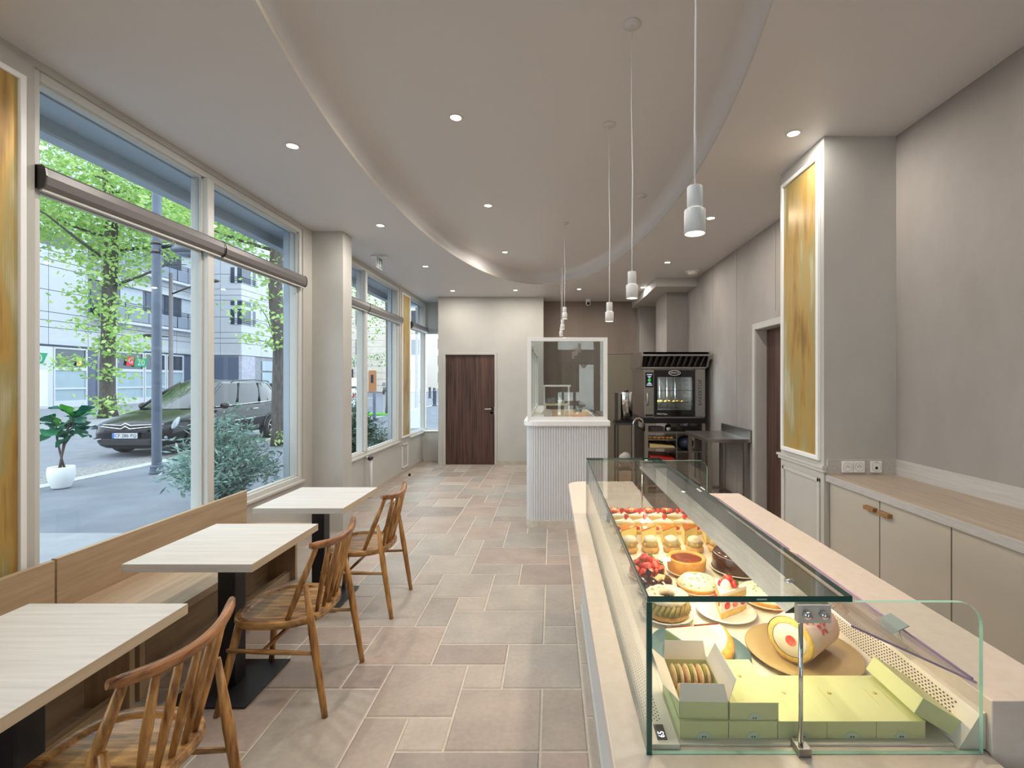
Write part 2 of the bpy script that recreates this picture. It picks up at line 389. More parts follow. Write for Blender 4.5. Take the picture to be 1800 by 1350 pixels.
wall_kitchen = wk.build('wall_kitchen', m_dwall); setp(wall_kitchen, 'dark taupe wall behind the oven and pendants', 'wall', kind='structure')
b = MB(); b.box(1.608, XR + .01, 7.34, YB + .01, ZC - .135, ZC + .01); b.build('soffit_box', m_wall, wall_kitchen)
b = MB(); b.box(1.894, XR + .01, 7.83, 8.64, 0, ZC); b.build('duct_column', m_rwall, wall_kitchen)
b = MB(); b.box(1.715, 2.25, 9.3, YB + .01, 0, ZC); b.build('duct_column', m_rwall, wall_kitchen)
wf = MB()
wf.box(-2.73, .13, YF - .15, YF, 0, ZC); wf.box(1.22, 1.33, YF - .15, YF, 0, ZC); wf.box(1.75, 2.45, YF - .15, YF, 0, ZC); wf.box(.13, 1.22, YF - .15, YF, 2.95, ZC); wf.box(1.33, 1.75, YF - .15, YF, 2.95, ZC)
wall_front = wf.build('wall_front', m_dwall); setp(wall_front, 'dark taupe wall around the glazed shop entrance', 'wall', kind='structure')
# baseboards and kick strips
for nm, bx in (('baseboard_left', (XL, XL + .012, 5.27, 9.4, 0, .07)), ('baseboard_back', (-1.04, -.16, 9.018, 9.03, 0, .07)), ('baseboard_right', (XR - .012, XR, 5.3, 9.5, 0, .07))):
    setp(MB().box(*bx).build(nm, M(nm + '_stone', (188, 178, 162), .5, c2=(176, 166, 150), sc=8)), 'low stone skirting along the wall', 'baseboard', kind='structure')
# ---- windows of the street side
def window(idx, y0, y1, mull, label, z0=SILL, z1=3.15):
    fr = MB(); xa, xb = -2.665, -2.56; w = .045
    fr.box(xa, xb, y0, y0 + w, z0, z1); fr.box(xa, xb, y1 - w, y1, z0, z1); fr.box(xa, xb, y0 + w, y1 - w, z1 - w, z1); fr.box(xa, xb, y0 + w, y1 - w, z0, z0 + w)
    o = fr.build('window_%d' % idx, m_frame, bevel=.006); setp(o, label, 'window', kind='structure')
    for m in mull:
        MB().box(xa - .01, xb + .015, m - .034, m + .034, z0 + w, z1 - w).build('mullion', m_frame, o, bevel=.006)
    ys = [y0 + w] + [q for m in mull for q in (m - .034, m + .034)] + [y1 - w]
    for k in range(0, len(ys), 2):
        a, c = ys[k], ys[k + 1]
        MB().box(xa + .02, xb - .02, a, c, 2.555, 2.60).build('transom', m_frame, o, bevel=.004)
        MB().box(-2.618, -2.612, a, c, z0 + w, 2.555).build('glass_pane', m_glass, o)
        MB().box(-2.618, -2.612, a, c, 2.60, z1 - w).build('glass_pane', m_glass, o)
        bd = MB()
        for zz0, zz1 in ((z0 + w, 2.555), (2.60, z1 - w)):
            bd.box(-2.605, -2.585, a, a + .012, zz0, zz1); bd.box(-2.605, -2.585, c - .012, c, zz0, zz1); bd.box(-2.605, -2.585, a, c, zz0, zz0 + .012); bd.box(-2.605, -2.585, a, c, zz1 - .012, zz1)
        bd.build('glazing_bead', m_trim, o)
    return o
window(1, 2.333, 4.87, [3.55], 'wide street window in a pale frame behind the oak bench')
window(2, 5.27, 7.96, [6.53], 'street window between the pillar and the narrow gold panel')
window(3, 8.55, 9.66, [], 'narrow street window beside the walnut door wall')
window(4, -2.7, .95, [-.9], 'unseen street window added for daylight nearer the shop entrance')  # out of view behind the camera, added to let daylight into the room
b = MB(); b.box(-2.665, -2.60, 9.66, 9.71, SILL, 2.6); b.box(-2.22, -2.16, 9.66, 9.71, SILL, 2.6); b.box(-2.6, -2.22, 9.66, 9.71, 2.55, 2.6); b.box(-2.6, -2.22, 9.66, 9.71, SILL, .63)
w5 = b.build('window_5', m_frame); setp(w5, 'small return window at the far corner of the room', 'window', kind='structure')
MB().box(-2.6, -2.22, 9.68, 9.686, .63, 2.55).build('glass_pane', m_glass, w5)
# shop entrance behind the camera, seen in the glass screen
b = MB()
for x0, x1, z0, z1 in ((.13, .17, 0, 2.95), (1.18, 1.22, 0, 2.95), (.17, 1.18, 2.05, 2.12), (.17, 1.18, 2.42, 2.47), (.28, .34, 0, 2.05), (.60, .68, 0, 2.05), (1.33, 1.36, 0, 2.95), (1.72, 1.75, 0, 2.95)): b.box(x0, x1, YF - .1, YF - .05, z0, z1)
w6 = b.build('door_4', M('grey_door_metal', (96, 100, 108), .4)); setp(w6, 'glazed shop entrance in grey metal frames', 'door', kind='structure')
for x0, x1, z0, z1 in ((.17, .28, 0.05, 2.05), (.34, .60, .05, 2.05), (.68, 1.18, .05, 2.05), (.17, 1.18, 2.47, 2.95), (1.36, 1.72, .05, 2.95)):
    MB().box(x0, x1, YF - .078, YF - .072, z0, z1).build('glass_pane', m_glass, w6)
MB().box(.17, 1.18, YF - .085, YF - .065, 2.12, 2.42).build('sign_band', M('grey_sign_band', (128, 136, 146), .5), w6)
q = MB(); q.lathe([(.0005, 0), (.085, 0), (.085, .004)], 24, (.9, YF - .07, 2.08), sy=1.55, rot=Matrix.Rotation(pi / 2, 3, 'X')); q.build('oval_sign', m_white, w6)
# ---- doors
def door(idx, label, x0, x1, z1, y, m, trimw=.045, handle=True):
    b = MB(); t = trimw
    b.box(x0 - t, x0, y - .012, y + .1, 0, z1 + t); b.box(x1, x1 + t, y - .012, y + .1, 0, z1 + t); b.box(x0, x1, y - .012, y + .1, z1, z1 + t)
    d = b.build('door_%d' % idx, m_wall, bevel=.003); setp(d, label, 'door', kind='structure')
    lf = MB().box(x0 + .003, x1 - .003, y + .03, y + .07, .008, z1 - .003).build('leaf', m, d)
    if handle:
        hx = x1 - .06; hb = MB(); hb.lathe([(.001, -.012), (.026, -.012), (.026, 0), (.001, 0)], 16, (hx, y + .03, 1.06), rot=Matrix.Rotation(pi / 2, 3, 'X'))
        hb.lathe([(.001, -.012), (.026, -.012), (.026, 0), (.001, 0)], 16, (hx, y + .03, .985), rot=Matrix.Rotation(pi / 2, 3, 'X'))
        hb.tube([(hx, y + .02, 1.06), (hx, y - .03, 1.06), (hx - .02, y - .035, 1.06), (hx - .125, y - .035, 1.06)], .0095, 8)
        hb.box(hx + .05, hx + .062, y + .018, y + .03, .95, 1.1)
        hb.build('handle', M('brushed_lever', (206, 204, 200), .35, .5), d)
    return d
door(1, 'dark walnut veneer door with a steel lever in the back wall', -2.022, -1.088, 2.09, 9.03, m_wal)
m_dgrey = M('olive_grey_paint', (124, 116, 100), .6)
d2 = MB(); d2.box(1.02, 1.05, YB - .02, YB, 0, 2.16); d2.box(1.60, 1.625, YB - .02, YB, 0, 2.16); d2.box(1.05, 1.60, YB - .02, YB, 2.135, 2.16)
d2 = d2.build('door_2', m_dwall); setp(d2, 'plain grey service door beside the oven', 'door', kind='structure')
MB().box(1.055, 1.597, YB - .012, YB, 0.01, 2.13).build('leaf', m_dgrey, d2)
b = MB(); b.box(1.575, 1.59, YB - .03, YB - .012, 1.9, 2.0); b.build('hinge', m_steel, d2)
b = MB(); b.box(XR - .012, XR + .005, 5.22, 5.285, 0, 2.225); b.box(XR - .012, XR + .005, 4.335, 5.22, 2.16, 2.225); b.box(XR - .012, XR + .005, 4.335, 4.40, 0, 2.16); b.box(XR, 2.36, 5.215, 5.225, 0, 2.16); b.box(XR, 2.36, 4.4, 5.22, 2.155, 2.165)
d3 = b.build('door_3', m_wall); setp(d3, 'walnut door set back in the right wall', 'door', kind='structure')
MB().box(2.36, 2.40, 4.4, 5.215, .01, 2.155).build('leaf', m_wal, d3)
# ---- ceiling fittings
m_lens = emat('lamp_lens', (255, 244, 226), 14.0)
m_ringw = M('downlight_ring', (214, 208, 198), .4)
def downlight(x, y, z, label, group, power=LAMP):
    t = thing('downlight', label, 'ceiling light', (x, y, z), 0, group)
    if not dl_mesh:
        a = MB(); a.lathe([(.036, -.001), (.036, -.006), (.048, -.003), (.049, 0)], 28, (0, 0, 0)); dl_mesh.append(a.mesh('trim_ring', m_ringw))
        c = MB(); c.lathe([(.0005, -.0025), (.0362, -.0025)], 28); dl_mesh.append(c.mesh('lens', m_lens))
    for nm, me in zip(('trim_ring', 'lens'), dl_mesh):
        o = bpy.data.objects.new(nm, me); COL.objects.link(o); o.parent = t
    arealight('downlight_bulb', (0, 0, -.008), .07, power, (1.0, .94, .87), spread=pi, parent=t)
dl_mesh = []
for y, w_ in zip((1.5, 3.215, 4.863, 6.605, 8.40), ('beside the gold panelled pier', 'above the bench under the wide window', 'next to the pillar', 'next to the exit sign', 'by the narrow gold panel')): downlight(-1.755, y, ZC, 'recessed downlight of the window row ' + w_, 'downlights along the windows')
for y, w_ in zip((1.4, 3.052, 4.642, 6.38, 8.10), ('above the fourth ivory cabinet', 'beside the gold panelled pier', 'before the walnut doorway', 'next to the smoke detector', 'beside the box above the oven')): downlight(1.553, y, ZC, 'recessed downlight of the serving row ' + w_, 'downlights along the serving side')
downlight(-.64, 8.35, ZC, 'recessed downlight in front of the walnut door wall', None)
downlight(.474, 8.25, ZC, 'recessed downlight before the dark taupe wall with the camera', None)
for y, w_ in zip((1.6, 3.246, 4.88, 6.65), ('fourth', 'third', 'second', 'first')): downlight(-.656, y, ZU, 'recessed downlight in the oval recess, %s counted from the walnut door wall' % w_, 'downlights in the oval recess')
def pendant(x, y, zb, label, group):
    t = thing('pendant_lamp', label, 'pendant lamp', (x, y, zb), 0, group); top = ZU - zb
    c = MB(); c.lathe([(.0005, top), (.046, top), (.046, top - .004), (.0005, top - .006)], 24); c.build('ceiling_rose', m_ceil, t, world=False)
    sag = .003
    c = MB(); c.tube([(0, 0, .135), (0, 0, .30), (sag, 0, .36 + .2 * top), (-sag, 0, .7 * top), (0, 0, top - .003)], .0026, 6); c.build('cord', m_white, t, world=False)
    c = MB(); c.lathe([(.0005, .134), (.0205, .134), (.0215, .132), (.0215, .062), (.0005, .062)], 24); c.build('upper_tube', m_white, t, world=False)
    c = MB(); c.lathe([(.0215, .068), (.028, .068), (.0295, .066), (.0295, 0), (.0275, 0), (.0265, .03)], 28); c.build('lower_tube', m_white, t, world=False)
    c = MB(); c.lathe([(.0005, .010), (.0268, .008)], 24); c.build('bulb', m_lens, t, world=False)
    arealight('pendant_bulb', (0, 0, -.004), .045, PEND, (1.0, .80, .58), spread=radians(140), parent=t)
for y, w_ in zip((1.345, 2.40, 3.34), ('roll cake in the pastry case', 'strawberry tartlets in the pastry case', 'bare quartz end of the serving counter')): pendant(.405, y, 2.015, 'white two-step cylinder pendant hanging over the ' + w_, 'pendants over the pastry case')
for y, w_ in zip((5.43, 6.55, 7.5), ('just behind the front glass screen', 'beside the white shelf rack', 'at the end towards the dark wall')): pendant(.147, y, 2.305, 'small white pendant over the fluted counter ' + w_, 'pendants over the fluted counter')
b = MB(); b.lathe([(.0005, 0), (.055, 0), (.052, -.006), (.0005, -.007)], 28, (.87, 4.63, ZU)); setp(b.build('ceiling_speaker', m_ceil), 'flat round taupe cover plate in the oval ceiling recess', 'ceiling plate')
t = thing('smoke_detector', 'white disc smoke detector on the ceiling above the oven', 'smoke detector', (2.05, 6.9, ZC))
b = MB(); b.lathe([(.0005, 0), (.10, 0), (.10, -.014), (.0005, -.014)], 24); b.build('base', m_white, t, world=False)
b = MB(); b.lathe([(.07, -.013), (.078, -.032), (.06, -.05), (.0005, -.05)], 24); b.build('head', M('warm_white_plastic', (232, 226, 214), .4), t, world=False)
t = thing('security_camera', 'small white dome security camera on the ceiling by the dark wall', 'camera', (.71, 9.3, ZC))
b = MB(); b.lathe([(.0005, 0), (.055, 0), (.055, -.03), (.04, -.045), (.0005, -.045)], 20); b.build('base', m_white, t, world=False)
b = MB(); b.sphere((0, -.015, -.075), .05, 14, 10); b.build('head', m_white, t, world=False)
b = MB(); b.sphere((0, -.045, -.085), .032, 12, 8); b.build('lens', m_bplast, t, world=False)
# exit sign
t = thing('exit_sign', 'green running-man exit sign hanging below the ceiling', 'sign', (-2.2, 6.05, ZC))
b = MB(); b.box(-.10, .10, -.03, .03, -.022, 0); b.build('housing', m_white, t, world=False, bevel=.004)
b = MB(); b.box(-.006, .006, -.10, .10, -.165, -.02); b.build('plate', m_white, t, world=False)
m_green = M('safety_green', (16, 92, 60), .35)
b = MB(); b.box(.006, .0075, -.093, .093, -.158, -.028); b.build('green_field', m_green, t, world=False)
b = MB()
b.box(.0075, .0085, -.085, -.03, -.15, -.036); b.box(.0085, .009, -.078, -.04, -.15, -.045, 1)
for poly in ([(-.052, -.06), (-.04, -.06), (-.032, -.095), (-.045, -.1)], [(-.045, -.1), (-.032, -.1), (-.02, -.145), (-.03, -.148)], [(-.045, -.1), (-.036, -.098), (-.06, -.14), (-.07, -.138)], [(-.04, -.065), (-.02, -.082), (-.022, -.09), (-.045, -.078)]):
    b.prism(poly, .009, .0098, 'x')
for poly in ([(.02, -.06), (.04, -.06), (.04, -.11), (.02, -.11)], [(.005, -.11), (.055, -.11), (.03, -.148)]): b.prism(poly, .0075, .0085, 'x')
b.build('pictogram', [m_white, m_green], t, world=False)
# gold panels
def goldmat():
    m, nt, p = newmat('brushed_gold_leaf'); N = nt.nodes; L = nt.links
    tc = N.new('ShaderNodeTexCoord'); mp = N.new('ShaderNodeMapping'); mp.inputs['Scale'].default_value = (4, 4, .8); L.new(tc.outputs['Object'], mp.inputs['Vector'])
    n1 = N.new('ShaderNodeTexNoise'); n1.inputs['Scale'].default_value = 2.0; n1.inputs['Detail'].default_value = 3; L.new(mp.outputs[0], n1.inputs['Vector'])
    mp2 = N.new('ShaderNodeMapping'); mp2.inputs['Scale'].default_value = (160, 160, 2.2); L.new(tc.outputs['Object'], mp2.inputs['Vector'])
    n2 = N.new('ShaderNodeTexNoise'); n2.inputs['Scale'].default_value = 1.0; n2.inputs['Detail'].default_value = 3; L.new(mp2.outputs[0], n2.inputs['Vector'])
    r = N.new('ShaderNodeValToRGB'); e = r.color_ramp.elements; e[0].position = .3; e[0].color = rgb(146, 112, 58); e[1].position = .8; e[1].color = rgb(216, 208, 182)
    x = r.color_ramp.elements.new(.45); x.color = rgb(190, 154, 84); x = r.color_ramp.elements.new(.55); x.color = rgb(172, 156, 100)
    a = N.new('ShaderNodeMath'); a.operation = 'MULTIPLY_ADD'; a.inputs[1].default_value = .22; L.new(n2.outputs['Fac'], a.inputs[0]); 
    s_ = N.new('ShaderNodeMath'); s_.operation = 'SUBTRACT'; s_.inputs[1].default_value = .11; L.new(n1.outputs['Fac'], s_.inputs[0]); L.new(s_.outputs[0], a.inputs[2])
    L.new(a.outputs[0], r.inputs['Fac']); L.new(r.outputs[0], p.inputs['Base Color'])
    p.inputs['Roughness'].default_value = .42; p.inputs['Metallic'].default_value = .3; p.inputs['Anisotropic'].default_value = .6
    b = N.new('ShaderNodeBump'); b.inputs['Strength'].default_value = .06; L.new(n2.outputs['Fac'], b.inputs['Height']); L.new(b.outputs[0], p.inputs['Normal'])
    return m
m_gold = goldmat()
def gold_panel(label, x, y0, y1, z0, z1, side):
    t = thing('gold_panel', label, 'wall panel', (x, (y0 + y1) / 2, z0))
    b = MB(); d = side * .022; w = .028
    xa, xb = min(x, x + d), max(x, x + d)
    b.box(xa, xb, y0, y0 + w, z0, z1); b.box(xa, xb, y1 - w, y1, z0, z1); b.box(xa, xb, y0 + w, y1 - w, z1 - w, z1); b.box(xa, xb, y0 + w, y1 - w, z0, z0 + w)
    b.build('frame', m_white, t, bevel=.003)
    d2_ = side * .008
    MB().box(min(x, x + d2_), max(x, x + d2_), y0 + w, y1 - w, z0 + w, z1 - w).build('gold_sheet', m_gold, t)
gold_panel('tall brushed gold panel on the pier beside the white cabinets', 1.77, 3.125, 3.635, 1.075, 3.09, -1)
gold_panel('tall brushed gold panel on the pier at the end of the oak bench', XL + .01, 1.15, 2.28, .66, 3.06, 1)
gold_panel('narrow brushed gold panel between the far street windows', XL, 8.05, 8.50, .62, 3.10, 1)
# roller blind cassettes
m_blind = M('grey_aluminium_cassette', (112, 108, 106), .4, .2)
def cassette(y0, y1, label):
    t = thing('blind_cassette', label, 'roller blind', (-2.52, (y0 + y1) / 2, 2.6), 0, None)
    prof = [(-2.56, 2.552), (-2.515, 2.552), (-2.498, 2.57), (-2.492, 2.61), (-2.498, 2.648), (-2.515, 2.664), (-2.56, 2.664)]
    MB().prism(prof, y0 + .006, y1 - .006, 'y').build('casing', m_blind, t, bevel=.004)
    for a in (y0, y1 - .008): MB().prism([(u if u < -2.55 else u + .002, v + (.002 if v > 2.6 else -.002)) for u, v in prof], a, a + .008, 'y').build('end_cap', m_dsteel, t)
    MB().box(-2.535, -2.52, y0 + .01, y1 - .01, 2.54, 2.552).build('bottom_bar', m_trim, t)
    mb = MB(); mb.tube([Vector((-2.527, y1 - .45, 2.53)) + Vector((0, .012 * cos(a), .012 * sin(a) - .008)) for a in [2 * pi * i / 12 for i in range(12)]], .0016, 5, closed=True); mb.build('pull_ring', m_steel, t)
cassette(2.34, 3.63, 'grey roller blind cassette nearest the gold pier on the bench window')
cassette(3.64, 4.845, 'grey roller blind cassette ending at the pillar on the bench window')
cassette(5.28, 6.53, 'grey roller blind cassette just past the pillar')
cassette(6.54, 7.97, 'grey roller blind cassette ending at the narrow gold panel')
cassette(8.55, 9.6, 'grey roller blind cassette on the narrow window by the walnut door')
# ================================================================== SEATING
def bench(y0, y1, label, xs=-2.47):
    t = thing('bench', label, 'bench', (-2.2, (y0 + y1) / 2, 0))
    MB().box(xs - .03, xs, y0, y1, .43, .71).build('backrest', m_oakY, t, bevel=.002)
    MB().box(xs, -1.905, y0, y1, .41, .45).build('seat', m_oakY, t, bevel=.002)
    for y in (y0 + .004, (y1 - .034)): MB().box(-2.5, -2.06, y, y + .03, 0, .41).build('end_panel', m_oakZ, t, bevel=.002)
    MB().box(-2.30, -2.28, y0 + .034, y1 - .034, .0, .41).build('back_panel', m_oakY, t)
    MB().box(-2.14, -2.10, y0 + .034, y1 - .034, .0, .07).build('plinth', m_oakY, t)
bench(2.372, 3.85, 'pale oak bench with low back under the wide street window')
bench(.35, 2.352, 'pale oak bench with low back under the gold panelled pier', -2.46)
m_edge = wood('oak_edge_band', (190, 172, 144), (206, 190, 164), (20, 1, 20), 2.4)
def table(y, label):
    t = thing('cafe_table', label, 'table', (-1.69, y, 0))
    MB().box(-.302, .302, -.312, .312, .712, .75).build('table_top', [m_tabX], t, world=False, bevel=.0015)
    for x in (-.3026, .3018): MB().box(x, x + .0008, -.311, .311, .7125, .7495).build('edge_band', m_edge, t, world=False)
    MB().box(-.045, .045, -.045, .045, .012, .712).build('column', m_black, t, world=False, bevel=.004)
    MB().box(-.2, .2, -.2, .2, .006, .014).build('base_plate', m_black, t, world=False, bevel=.002)
    MB().box(-.13, .13, -.13, .13, .700, .712).build('top_bracket', m_black, t, world=False)
    for sx in (-.17, .17):
        for sy in (-.17, .17): MB().lathe([(.001, 0), (.016, 0), (.016, .008), (.001, .008)], 10, (sx, sy, 0)).build('foot', m_bplast, t, world=False)
table(1.50, 'square whitewashed oak cafe table at the bench under the gold panelled pier')
table(2.51, 'square whitewashed oak cafe table between two others along the bench')
table(3.475, 'square whitewashed oak cafe table at the bench end beside the pillar')
def seat_mb():
    n = 64; out = []
    for i in range(n):
        a = 2 * pi * i / n; c, s = cos(a), sin(a)
        e = 2 / 3.0
        x = -.022 + (.225 if c > 0 else .218) * math.copysign(abs(c) ** e, c); y = .232 * math.copysign(abs(s) ** e, s)
        y *= 1.0 - .10 * max(0, (x) / .2)
        out.append((x, y))
    def ringpts(sc, z, dz=0):
        return [(-.022 + (x + .022) * sc, y * sc, z + (dz if x < .12 else 0)) for x, y in out]
    rows = [ringpts(.90, .408), ringpts(.985, .416), ringpts(1.0, .430), ringpts(.99, .446), ringpts(.965, .450), ringpts(.80, .450), ringpts(.775, .446, -.004), ringpts(.74, .444, -.003), ringpts(.4, .443, -.003)]
    mb = MB()
    for r in rows: mb.v += r
    for k in range(len(rows) - 1):
        for i in range(n):
            mb.f.append([k * n + i, k * n + (i + 1) % n, (k + 1) * n + (i + 1) % n, (k + 1) * n + i]); mb.m.append(0); mb.sm.append(True)
    mb.f.append(list(range(n))[::-1]); mb.m.append(0); mb.sm.append(False)
    mb.f.append([(len(rows) - 1) * n + i for i in range(n)]); mb.m.append(0); mb.sm.append(True)
    return mb
def crest(t):          # t in -1..1 across the back
    return Vector((.200 + .060 * (1 - t * t), .238 * t, .792 + .028 * t * t))
def make_chair(y, label):
    t = thing('dining_chair', label, 'chair', (-1.34, y, 0))
    seat_mb().build('seat', m_acX, t, world=False)
    pts = [crest(-1 + 2 * i / 16) for i in range(17)]
    rs = [.011, .0155] + [.0165] * 13 + [.0155, .011]
    MB().tube(pts, rs, 10, flat=1.15).build('crest_rail', wood_y, t, world=False)
    for s in (-1, 1):
        a = Vector((.262, .222 * s, 0)); c = Vector((.165, .213 * s, .625))
        MB().tube([a, a.lerp(c, .12), a.lerp(c, .62), c], [.0135, .0155, .019, .0105], 10).build('leg', m_acZ, t, world=False)
        a = Vector((-.255, .222 * s, 0)); c = Vector((-.185, .155 * s, .425))
        MB().tube([a, a.lerp(c, .5), c], [.0135, .018, .0195], 10).build('leg', m_acZ, t, world=False)
        b0 = Vector((.062, .19 * s, .44)); b1 = crest(.86 * s)
        MB().tube([b0, b0.lerp(b1, .45), b1], [.0115, .0165, .0125], 10).build('arm_strut', m_acZ, t, world=False)
        f0 = Vector((-.225, .193 * s, .30)); f1 = Vector((.215, .2185 * s, .30))
        MB().tube([f0, f0.lerp(f1, .5), f1], [.0085, .0125, .0085], 8).build('stretcher', m_acX, t, world=False)
    MB().tube([(-.05, -.2, .30), (-.05, 0, .30), (-.05, .2, .30)], [.008, .0115, .008], 8).build('stretcher', wood_y, t, world=False)
    for k in range(5):
        u = -.56 + .28 * k
        b0 = Vector((.172 - .03 * u * u, .19 * u, .435)); b1 = crest(u)
        MB().tube([b0, b0.lerp(b1, .5), b1], [.009, .0145, .0105], 8).build('spindle', m_acZ, t, world=False)
    return t
wood_y = wood('acacia_across', (78, 42, 20), (172, 116, 66), (16, 2.0, 16), 2.4, .3, .08, .06, .34, .64)
make_chair(1.455, 'acacia spindle-back chair at the table under the gold panelled pier')
make_chair(2.48, 'acacia spindle-back chair at the middle table of the bench')
make_chair(3.415, 'acacia spindle-back chair at the table beside the pillar')
# radiator pipe, floor door stop
t = thing('radiator_pipe', 'white vertical heating pipe with valve beside the low wall', 'pipe', (-2.47, 6.48, 0))
MB().tube([(-2.47, 6.48, 0), (-2.47, 6.48, .5), (-2.48, 6.48, .54), (-2.54, 6.48, .55)], .021, 12).build('pipe', m_white, t)
b = MB(); b.lathe([(.001, -.03), (.03, -.03), (.034, 0), (.03, .03), (.001, .03)], 14, (-2.47, 6.47, .545), rot=Matrix.Rotation(pi / 2, 3, 'X')); b.build('valve', m_dsteel, t)
t = thing('door_stop', 'short white and black cylinder standing on the floor by the pillar', 'door stop', (-2.05, 6.15, 0))
MB().lathe([(.001, .03), (.045, .03), (.047, .07), (.001, .072)], 18).build('cap', m_white, t, world=False)
MB().lathe([(.001, 0), (.05, 0), (.05, .03), (.001, .03)], 18).build('base', m_bplast, t, world=False)
setp(MB().sphere((-2.38, 7.95, .024), .024, 12, 8).build('floor_stop', m_bplast), 'tiny black ball stop on the floor by the far low wall', 'door stop')
def socket(name, label, c, faces, axis='y'):
    t = thing(name, label, 'socket', c)
    for i, k in enumerate(faces):
        x0 = i * .075
        MB().box(x0, x0 + .072, -.009, 0, -.036, .036).build('cover_plate', m_white, t, world=False, bevel=.002)
        R = Matrix.Rotation(pi / 2, 3, 'X')
        if k == 's':
            MB().lathe([(.027, .009), (.0285, .0095), (.030, .009)], 20, (x0 + .036, 0, 0), rot=R).build('ring', m_trim, t, world=False)
            bb = MB()
            for dx, dz in ((-.0095, 0), (.0095, 0), (0, .0105)): bb.lathe([(.0005, .0105), (.0028, .0105), (.0028, .009)], 8, (x0 + .036 + dx, 0, dz), rot=R)
            bb.build('pin_holes', m_bplast, t, world=False)
        else:
            MB().lathe([(.027, .009), (.0285, .0095), (.030, .009)], 20, (x0 + .036, 0, 0), rot=R).build('ring', m_trim, t, world=False)
            MB().box(x0 + .028, x0 + .044, -.0105, -.009, -.014, .002).build('jack', m_bplast, t, world=False)
            MB().box(x0 + .026, x0 + .046, -.0098, -.009, .03, .032).build('marking', m_dsteel, t, world=False)
# ================================================================== BACK BAR CABINETS
ZW = .99
m_cab = M('ivory_cabinet_lacquer', (186, 179, 165), .5)
names = [('first ivory base cabinet beside the gold panelled pier', 2.62, 3.085, 'l'), ('second ivory base cabinet counted from the gold panelled pier', 2.15, 2.615, 'r'),
         ('third ivory base cabinet counted from the gold panelled pier', 1.68, 2.145, 'l'), ('fourth ivory base cabinet counted from the gold panelled pier', 1.2, 1.675, 'r')]
m_oakblock = wood('oak_block', (132, 94, 52), (160, 120, 74), (3, 12, 12), 6)
for lab, y0, y1, sd in names:
    t = thing('base_cabinet', lab, 'cabinet', (2.0, (y0 + y1) / 2, 0))
    MB().box(1.83, 2.235, y0, y1, .08, .945).build('carcass', m_cab, t)
    MB().box(1.87, 2.2, y0, y1, 0, .08).build('plinth', m_black, t)
    d = MB().box(1.806, 1.828, y0 + .0015, y1 - .0015, .09, .94).build('door', m_cab, t, bevel=.0015)
    hy = y0 + .055 if sd == 'l' else y1 - .055
    MB().box(1.778, 1.806, hy - .042, hy + .042, .868, .89).build('handle', m_oakblock, d, bevel=.002)
    MB().box(1.79, 1.806, hy - .012, hy + .012, .862, .868).build('finger_pull', m_bplast, d)
t = thing('worktop', 'pale grey oak worktop with low upstand over the ivory cabinets', 'worktop', (2.0, 2.1, ZW))
MB().box(1.783, 2.238, 1.1, 3.088, .947, ZW).build('slab', [m_tabY], t, bevel=.001)
MB().box(1.780, 1.7832, 1.1, 3.088, .947, ZW - .001).build('front_edge', M('pale_edge_band', (186, 182, 178), .5, c2=(174, 170, 166), sc=4, stretch=(1, 3, 30)), t)
mu = M('pale_upstand', (196, 190, 184), .5, c2=(182, 176, 170), sc=3, stretch=(20, 1, 20))
MB().box(2.226, 2.238, 1.1, 3.076, ZW, ZW + .10).build('upstand', mu, t); MB().box(1.785, 2.238, 3.076, 3.088, ZW, ZW + .10).build('upstand', mu, t)
socket('wall_socket', 'white double mains socket on the worktop upstand', (1.875, 3.075, ZW + .052), 'ss')
socket('network_socket', 'white single network socket on the worktop upstand', (2.06, 3.075, ZW + .052), 'n')
t = thing('wall_socket', 'small white socket low on the wall behind the far cafe table', 'socket', (-2.545, 4.55, .42))
MB().box(-2.55, -2.54, 4.52, 4.6, .38, .46).build('cover_plate', m_white, t, bevel=.002)
# ================================================================== FLUTED COUNTER AND SCREEN
m_flute = M('pale_grey_fluted_panel', (214, 216, 219), .5)
FX0, FX1, FY0, FY1, FR = -.277, .60, 5.136, 8.3, .12
t = thing('fluted_counter', 'pale grey fluted counter with rounded corner and white top', 'counter', (.1, 6.0, 0))
def cpath(off, r, step):
    x0, y0 = FX0 - off, FY0 - off; r = r + off; pts = []
    L1 = FX1 + off - (x0 + r); n1 = max(1, int(L1 / step))
    for i in range(n1): pts.append((Vector((FX1 + off - L1 * i / n1, y0)), Vector((0, -1))))
    n2 = max(4, int(r * pi / 2 / step))
    for i in range(n2):
        a = -pi / 2 - (pi / 2) * i / n2; pts.append((Vector((x0 + r + r * cos(a), y0 + r + r * sin(a))), Vector((cos(a), sin(a)))))
    L3 = FY1 - (y0 + r); n3 = max(1, int(L3 / step))
    for i in range(n3 + 1): pts.append((Vector((x0, y0 + r + L3 * i / n3)), Vector((-1, 0))))
    return pts
fp = cpath(0, FR, .0275 / 6); mb = MB(); k = 0
z0, z1 = .085, 1.108
for i, (p_, nr) in enumerate(fp):
    q = p_ + nr * (.010 * abs(sin(pi * (i % 6) / 6)) - .010)
    mb.v += [(q.x, q.y, z0), (q.x, q.y, z1)]
for i in range(len(fp) - 1): mb.f.append([2 * i, 2 * i + 2, 2 * i + 3, 2 * i + 1]); mb.m.append(0); mb.sm.append(False)
mb.build('fluted_front', m_flute, t, fix=False)
def slabpoly(off, step=.03):
    pts = [tuple(p_) for p_, _ in cpath(off, FR, step)]
    return pts
